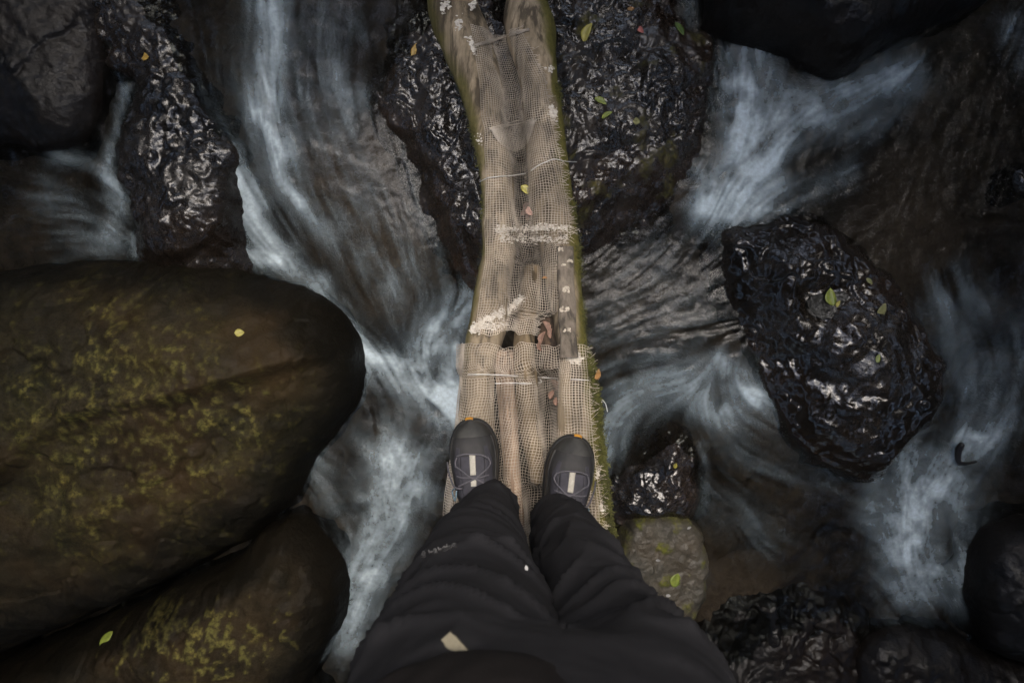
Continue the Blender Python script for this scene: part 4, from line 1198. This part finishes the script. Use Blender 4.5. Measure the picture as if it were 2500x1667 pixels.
def make_boot(toe, ang, mirror):
    R_ = np.array([[math.cos(ang), -math.sin(ang), 0], [math.sin(ang), math.cos(ang), 0], [0, 0, 1]])
    t0 = np.array([toe[0], toe[1], 0.006]) - R_ @ np.array([0, .147, 0])
    def place(V):
        V = np.array(V, float)
        if mirror: V = V * [-1, 1, 1]
        return (V @ R_.T) + t0 - POFF
    root = None
    # upper
    ys = ysamples(-.1445, .1445, 70)[:, None]; aa = np.linspace(0, np.pi, 40)[None, :]
    V = bsurf(ys + 0 * aa, aa + 0 * ys)
    V[:, :, 2] += 0.0012 * noise2(ys * 60 + 0 * aa, aa * 5 + 0 * ys, 3)
    upper = mesh_obj('boot', place(V.reshape(-1, 3)), grid_faces(70, 40), M['upper'], person)
    # sole
    th = np.linspace(0, 1, 60)
    yy = ysamples(-.147, .1475, 48)
    wv = bw(np.clip(yy * 0.985, -.1449, .1449)) + 0.0035
    outl = np.concatenate([np.stack([wv, yy], 1), np.stack([-wv, yy], 1)[::-1]])
    lug = 1 + 0.0
    lv = []
    for z_, k_ in ((0.0, 0.97), (0.003, 1.0), (0.020, 1.01), (0.028, 0.99)):
        lv.append(np.concatenate([outl * k_, np.full((len(outl), 1), z_)], 1))
    m_ = len(outl)
    V = np.concatenate(lv)
    f = [tuple(q) for q in grid_faces(4, m_, closed_x=True)] + [tuple(range(m_))[::-1], tuple(range(3 * m_, 4 * m_))]
    sole = mesh_obj('sole', place(V), f, M['sole'], upper)
    # amber insert on the toe of the sole
    bpts = [(x, .1495 - 5.5 * (x - .004) ** 2 * 4, .020) for x in np.linspace(-.004, .014, 7)]
    V = np.array([[(x, y, .013), (x, y + .0025, .016), (x, y + .0025, .025), (x, y - .002, .029)] for x, y, z in bpts]).reshape(-1, 3)
    mesh_obj('toe_insert', place(V), grid_faces(7, 4), M['yellow'], upper)
    # rubber toe cap and rand
    def capshape(y):
        k = sstep(.075, .125, y)
        return 0 * y + 2, 178 + 0 * y
    bpatch('toe_cap', .112, .1444, 0, 180, .0014, M['rubber'], upper, place, 26, 34, capshape)
    bpatch('rand', -.02, .112, 4, 26, .0013, M['rubber'], upper, place)
    bpatch('rand', -.02, .112, 154, 176, .0013, M['rubber'], upper, place)
    # violet side panels and tongue
    bpatch('side_panel', -.01, .092, 40, 64, .0012, M['violet'], upper, place, shape=lambda y: (40 + 14 * sstep(.05, .092, y), 66 + 0 * y))
    bpatch('side_panel', -.01, .092, 116, 140, .0012, M['violet'], upper, place, shape=lambda y: (114 + 0 * y, 140 - 14 * sstep(.05, .092, y)))
    bpatch('tongue', -.03, .074, 66, 114, .0035, M['violet'], upper, place)
    bpatch('tongue_strap', .036, .078, 86, 95, .0058, M['strap'], upper, place, 12, 6)
    bpatch('tongue_strap', .014, .028, 86, 95, .0058, M['strap'], upper, place, 8, 6)
    # laces
    def lacep(y, a, o_=.0065): return bsurf(np.array([y + .045]), np.radians(np.array([a])), o_)[0]
    runs = [[(.030, 62), (.034, 78), (.033, 90), (.030, 104), (.022, 118)], [(.010, 56), (.002, 72), (-.012, 88), (-.014, 100), (-.012, 120)], [(.024, 118), (.012, 124), (.004, 120)],
            [(-.010, 58), (-.012, 72), (-.014, 90), (-.024, 104), (-.034, 112)], [(-.030, 60), (-.024, 76), (-.015, 92), (-.004, 108), (.004, 120)], [(.028, 62), (.018, 58), (.008, 58)]]
    for r_ in runs:
        P_ = place(np.array([lacep(*q) for q in r_]))
        cable('lace', P_, 0.0019, M['lace'], upper, n=24, sides=6)
    # loose lace end to the outside and a blue pull loop
    e0 = lacep(-.036, 112); 
    P_ = place(np.array([lacep(-.034, 70), lacep(-.030, 52, .012), lacep(-.006, 30, .010), lacep(.012, 14, .008)]))
    cable('lace', P_, 0.0021, M['lace'], upper, n=24, sides=6)
    P_ = place(np.array([lacep(-.040, 50, .006), lacep(-.062, 40, .010), lacep(-.046, 30, .010), lacep(-.038, 42, .007)]))
    cable('pull_loop', P_, 0.0020, M['blue'], upper, n=24, sides=6)
    return upper
bl = make_boot(W(1151, 1022, .02), math.radians(5), True)
bl['label'] = 'left boot'
br = make_boot(W(1405, 1063, .02), math.radians(-11), False)
br['label'] = 'right boot'

# ------------------------------------------------------------------ leaves, petals, twig
def leafmat(name, a, b, rough=0.45):
    s = NT(name)
    n = s.noise(55, 4, s.obj())
    s.set('Base Color', s.ramp(n, [(0.35, a), (0.65, b)])); s.set('Roughness', rough)
    s.set('Normal', s.bump(s.noise(200, 3, s.obj()), 0.3, 0.001))
    return s.m
LM = {'green': leafmat('fresh_leaf', (0.09, 0.125, 0.015), (0.19, 0.22, 0.03)), 'yellow': leafmat('yellow_leaf', (0.20, 0.18, 0.025), (0.32, 0.28, 0.05)), 'ochre': leafmat('ochre_leaf', (0.28, 0.17, 0.03), (0.42, 0.27, 0.05)),
      'brown': leafmat('dead_leaf', (0.09, 0.045, 0.028), (0.20, 0.11, 0.07), 0.6), 'pink': leafmat('pinkish_dead_leaf', (0.22, 0.13, 0.10), (0.36, 0.24, 0.19), 0.6), 'orange': leafmat('orange_leaf', (0.28, 0.13, 0.04), (0.42, 0.26, 0.11), 0.6),
      'red': leafmat('red_leaf', (0.28, 0.07, 0.06), (0.38, 0.12, 0.09)), 'white': leafmat('white_petal', (0.20, 0.20, 0.19), (0.32, 0.31, 0.30)), 'olive': leafmat('olive_leaf', (0.14, 0.14, 0.05), (0.22, 0.21, 0.09)), 'dgreen': leafmat('dark_leaf', (0.05, 0.09, 0.015), (0.10, 0.15, 0.025))}

def leaf(px, py, length, ratio, ang, mat, label, name='fallen_leaf', cat='leaf', curl=0.15, group=None, rnd=0.0, lift=0.004):
    """length in photograph pixels; lies on whatever the pixel meets"""
    loc, nor, ob = hit(px, py)
    if loc is None: return
    sc = length / FPX * (HC - loc[2])
    nU, nV = 10, 5
    V = []
    for i in range(nU):
        u = i / (nU - 1)
        wd = ratio * 0.5 * (math.sin(math.pi * min(1, u ** 0.85)) ** (0.75) + 0.02) * (1 + rnd * math.sin(i * 2.7))
        for j in range(nV):
            v = j / (nV - 1) * 2 - 1
            bend = curl * math.sin(math.pi * u) * 0.35
            V.append(((u - 0.5), v * wd + bend, curl * (0.5 * (u - 0.5) ** 2 + 0.9 * abs(v) * wd)))
    V = np.array(V) * sc
    top = V.copy(); bot = V - [0, 0, 0.0006]
    f = [tuple(q) for q in grid_faces(nU, nV)]
    k = nU * nV
    f2 = [tuple(i + k for i in q[::-1]) for q in f]
    bd = [j for j in range(nV)] + [i * nV + nV - 1 for i in range(1, nU)] + [(nU - 1) * nV + j for j in range(nV - 2, -1, -1)] + [i * nV for i in range(nU - 2, 0, -1)]
    f3 = [(bd[i], bd[i - 1], bd[i - 1] + k, bd[i] + k) for i in range(len(bd))]
    o = mesh_obj(name, np.concatenate([top, bot]), f + f2 + f3, LM[mat])
    nv = Vector(nor).lerp(Vector((0, 0, 1)), 0.55).normalized()
    o.rotation_mode = 'QUATERNION'
    q = nv.to_track_quat('Z', 'Y')
    o.rotation_quaternion = Vector((0, 0, 1)).rotation_difference(nv) @ Euler((0, 0, math.radians(ang))).to_quaternion()
    o.location = loc + np.array(nv) * lift
    tag(o, label, cat, group)
    return o

# rain-filled hollow on the crown of the rock dome
hc_, _, _ = hit(1900 * K, 700 * K)
ring = []
for a in np.linspace(0, 2 * np.pi, 28, endpoint=False):
    r_ = 0.055 * (1 + 0.22 * math.sin(2 * a + 1) + 0.12 * math.sin(3 * a))
    ring.append((hc_[0] + 1.15 * r_ * math.cos(a), hc_[1] + r_ * math.sin(a), hc_[2] + 0.012))
s = NT('still_pool_water')
s.set('Base Color', (0.010, 0.010, 0.009)); s.set('Roughness', 0.06); s.set('IOR', 1.33)
s.set('Normal', s.bump(s.noise(45, 2, s.pos()), 0.25, 0.004))
V_ = ring + [(x, y, z - 0.05) for x, y, z in ring]
o = mesh_obj('rock_pool', V_, [tuple(range(28))] + [(i, i + 28, (i + 1) % 28 + 28, (i + 1) % 28) for i in range(28)], s.m, smooth=False)
tag(o, kind='structure')

leaf(1436, 82, 48, .45, 65, 'yellow', 'bright yellow-green curled leaf on the wet rock near the top edge', curl=.35)
leaf(1466, 249, 34, .42, -30, 'green', 'small green leaf on the wet rock, upper of the two side by side', curl=.25)
leaf(1482, 283, 31, .38, 32, 'green', 'small green leaf on the wet rock, lower of the two side by side', curl=.25)
leaf(1658, 73, 44, .35, -65, 'dgreen', 'dark green leaf at the edge of the black boulder')
leaf(1562, 75, 22, .6, -40, 'red', 'small reddish leaf on the wet rock right of the bridge', rnd=.2)
leaf(1541, 24, 20, .45, -10, 'orange', 'tan leaf scrap at the top edge right of the bridge')
leaf(1553, 298, 20, .85, 0, 'olive', 'round olive leaf on the wet rock right of the bridge')
leaf(1013, 124, 34, .4, 70, 'ochre', 'ochre leaf on the black rock left of the bridge')
leaf(356, 141, 22, .8, 0, 'ochre', 'yellow leaf on the glistening boulder at the upper left', rnd=.1)
leaf(585, 814, 24, .8, 10, 'yellow', 'small yellow leaf on the big mossy boulder')
leaf(262, 1559, 44, .5, 55, 'green', 'green leaf on the dark boulder in the bottom left corner')
leaf(2029, 725, 44, .6, 100, 'green', 'green leaf standing in the small pool on the rock dome', curl=.3)
leaf(2045, 742, 18, .5, 60, 'yellow', 'tiny yellow leaf beside the green one in the rock pool')
leaf(2153, 758, 40, .5, 80, 'olive', 'olive leaf on the right shoulder of the rock dome')
leaf(2144, 875, 22, .5, 80, 'green', 'tiny green leaf on the lower right flank of the rock dome')
leaf(2120, 687, 22, .5, -40, 'olive', 'faint olive leaf near the upper rim of the rock dome')
leaf(1648, 1136, 14, .75, 80, 'yellow', 'tiny yellow leaf on the rough stone by the right boot')
leaf(1649, 1415, 36, .72, 70, 'green', 'broad green leaf lying on the pale flat stone', curl=.1)
leaf(1604, 1159, 11, .8, 0, 'white', 'white petal on the rough stone by the right boot', 'petal', 'petal')
leaf(1631, 1453, 12, .6, 0, 'white', 'white petal on the flat stone below the green leaf', 'petal', 'petal')
leaf(1606, 1367, 12, .5, -5, 'white', 'white petal on the flat stone left of the green leaf', 'petal', 'petal')
leaf(1682, 1288, 13, .4, 25, 'white', 'white petal near the top of the flat stone', 'petal', 'petal')
leaf(1285, 1386, 14, .6, 100, 'white', 'pale petal caught between the trouser legs', 'petal', 'petal', lift=.002)
leaf(1282, 467, 30, .65, -50, 'yellow', 'yellow-green leaf caught in the mesh between the logs', curl=.3, lift=.008)
for i, (x, y, L, a) in enumerate([(1284, 505, 26, 60), (1280, 522, 24, 20), (1294, 518, 26, 110), (1288, 532, 18, 80)]):
    leaf(x, y, L, .55, a, 'pink', ['pinkish dead leaf between the logs, topmost of its clump', 'pinkish dead leaf between the logs, left in its clump', 'pinkish dead leaf between the logs, right in its clump', 'pinkish dead leaf between the logs, lowest of its clump'][i], curl=.5, rnd=.15, group='dead leaves between the logs', lift=.007)
for i, (x, y, L, a) in enumerate([(1354, 940, 32, -60), (1348, 962, 26, 60), (1358, 978, 22, 95)]):
    leaf(x, y, L, .5, a, 'brown', ['red-brown leaf under the binding wire, upper of three', 'red-brown leaf on the mesh, middle of three', 'red-brown leaf on the mesh, lowest of three'][i], curl=.4, rnd=.25, group='red-brown leaves on the mesh', lift=.007)
for i, (x, y, L, a) in enumerate([(1333, 800, 34, -65), (1327, 826, 34, 70), (1322, 845, 26, 100), (1345, 815, 26, 80), (1332, 680, 14, 0)]):
    leaf(x, y, L, .4, a, 'brown' if i < 4 else 'orange', ['narrow dead leaf at the top of the rotten hollow', 'curled dead leaf in the middle of the rotten hollow', 'dead leaf at the bottom left of the rotten hollow', 'dead leaf against the plank in the rotten hollow', 'orange leaf scrap on the mesh beside the brown pole'][i], curl=.5, rnd=.1, lift=.006)
o = leaf(1450, 918, 32, .7, 10, 'orange', 'orange curled leaf at the right edge of the bridge', curl=.6, rnd=.2, lift=.008)

# hooked twig in the right-hand pool
q0 = on_water(2330, 1100)
tw = [q0 + np.array([dx_k, dy_k, dz_k]) for dx_k, dy_k, dz_k in ((0.0, 0.035, 0.05), (-0.004, 0.012, 0.035), (-0.002, -0.022, 0.025), (0.010, -0.045, 0.018), (0.045, -0.052, 0.010), (0.10, -0.046, -0.01))]
o = cable('twig', tw, [0.011, 0.013, 0.012, 0.010, 0.007, 0.004], plain('wet_twig', (0.010, 0.007, 0.006), 0.35, 0.3, 60, 0.3), n=30, sides=8)
tag(o, 'hooked black twig sticking out of the pool at the right', 'twig')

# ------------------------------------------------------------------ unseen leaf canopy, added to darken the edges and shape reflections
rs = np.random.RandomState(21)
GAP = 1.15
def clumps(n, r0, r1, zf):
    r_ = np.sqrt(r0 ** 2 + (r1 ** 2 - r0 ** 2) * rs.rand(n)); t_ = rs.rand(n) * 2 * np.pi
    r_ = r_ * (1 + 0.12 * np.sin(t_ * 3 + 1) + 0.07 * np.sin(t_ * 8 + 2))
    return np.stack([r_ * np.cos(t_), r_ * np.sin(t_) + 0.15, zf(r_, rs.rand(n))], 1)
PER = 24
cl = np.concatenate([clumps(900, GAP + 0.3, 7.0, lambda r, u: 2.0 + 0.22 * (r - 1.4) + 0.8 * u),       # low boughs added round a narrow gap, so light falls off outwards
                     clumps(950, 6.0, 8.0, lambda r, u: -1.2 + 5.6 * u),                                  # curtain of leaves added to block low side light
                     clumps(16, 0.3, GAP + 0.6, lambda r, u: 3.6 + 3.0 * u)])                                   # high sprays added to break up the gap's reflection
N = len(cl) * PER
c = np.repeat(cl, PER, 0) + rs.randn(N, 3) * [0.26, 0.26, 0.18]
sz = rs.uniform(0.10, 0.30, N)
nrm = rs.randn(N, 3) + [0, 0, 1.2]; nrm /= np.linalg.norm(nrm, axis=1)[:, None]
t1 = np.cross(nrm, rs.randn(N, 3)); t1 /= np.linalg.norm(t1, axis=1)[:, None]
t2 = np.cross(nrm, t1)
V = np.stack([c - t1 * sz[:, None], c - t2 * sz[:, None] * .45, c + t1 * sz[:, None], c + t2 * sz[:, None] * .45], 1).reshape(-1, 3)
can = mesh_obj('added_shade_canopy', V, np.arange(N * 4).reshape(-1, 4), plain('shade_canopy_leaf', (0.05, 0.075, 0.02), 0.6, 0.4, 2, 0), smooth=False)
tag(can, 'unseen leaf canopy added overhead to block light round a gap', 'light blocker', kind='stuff')
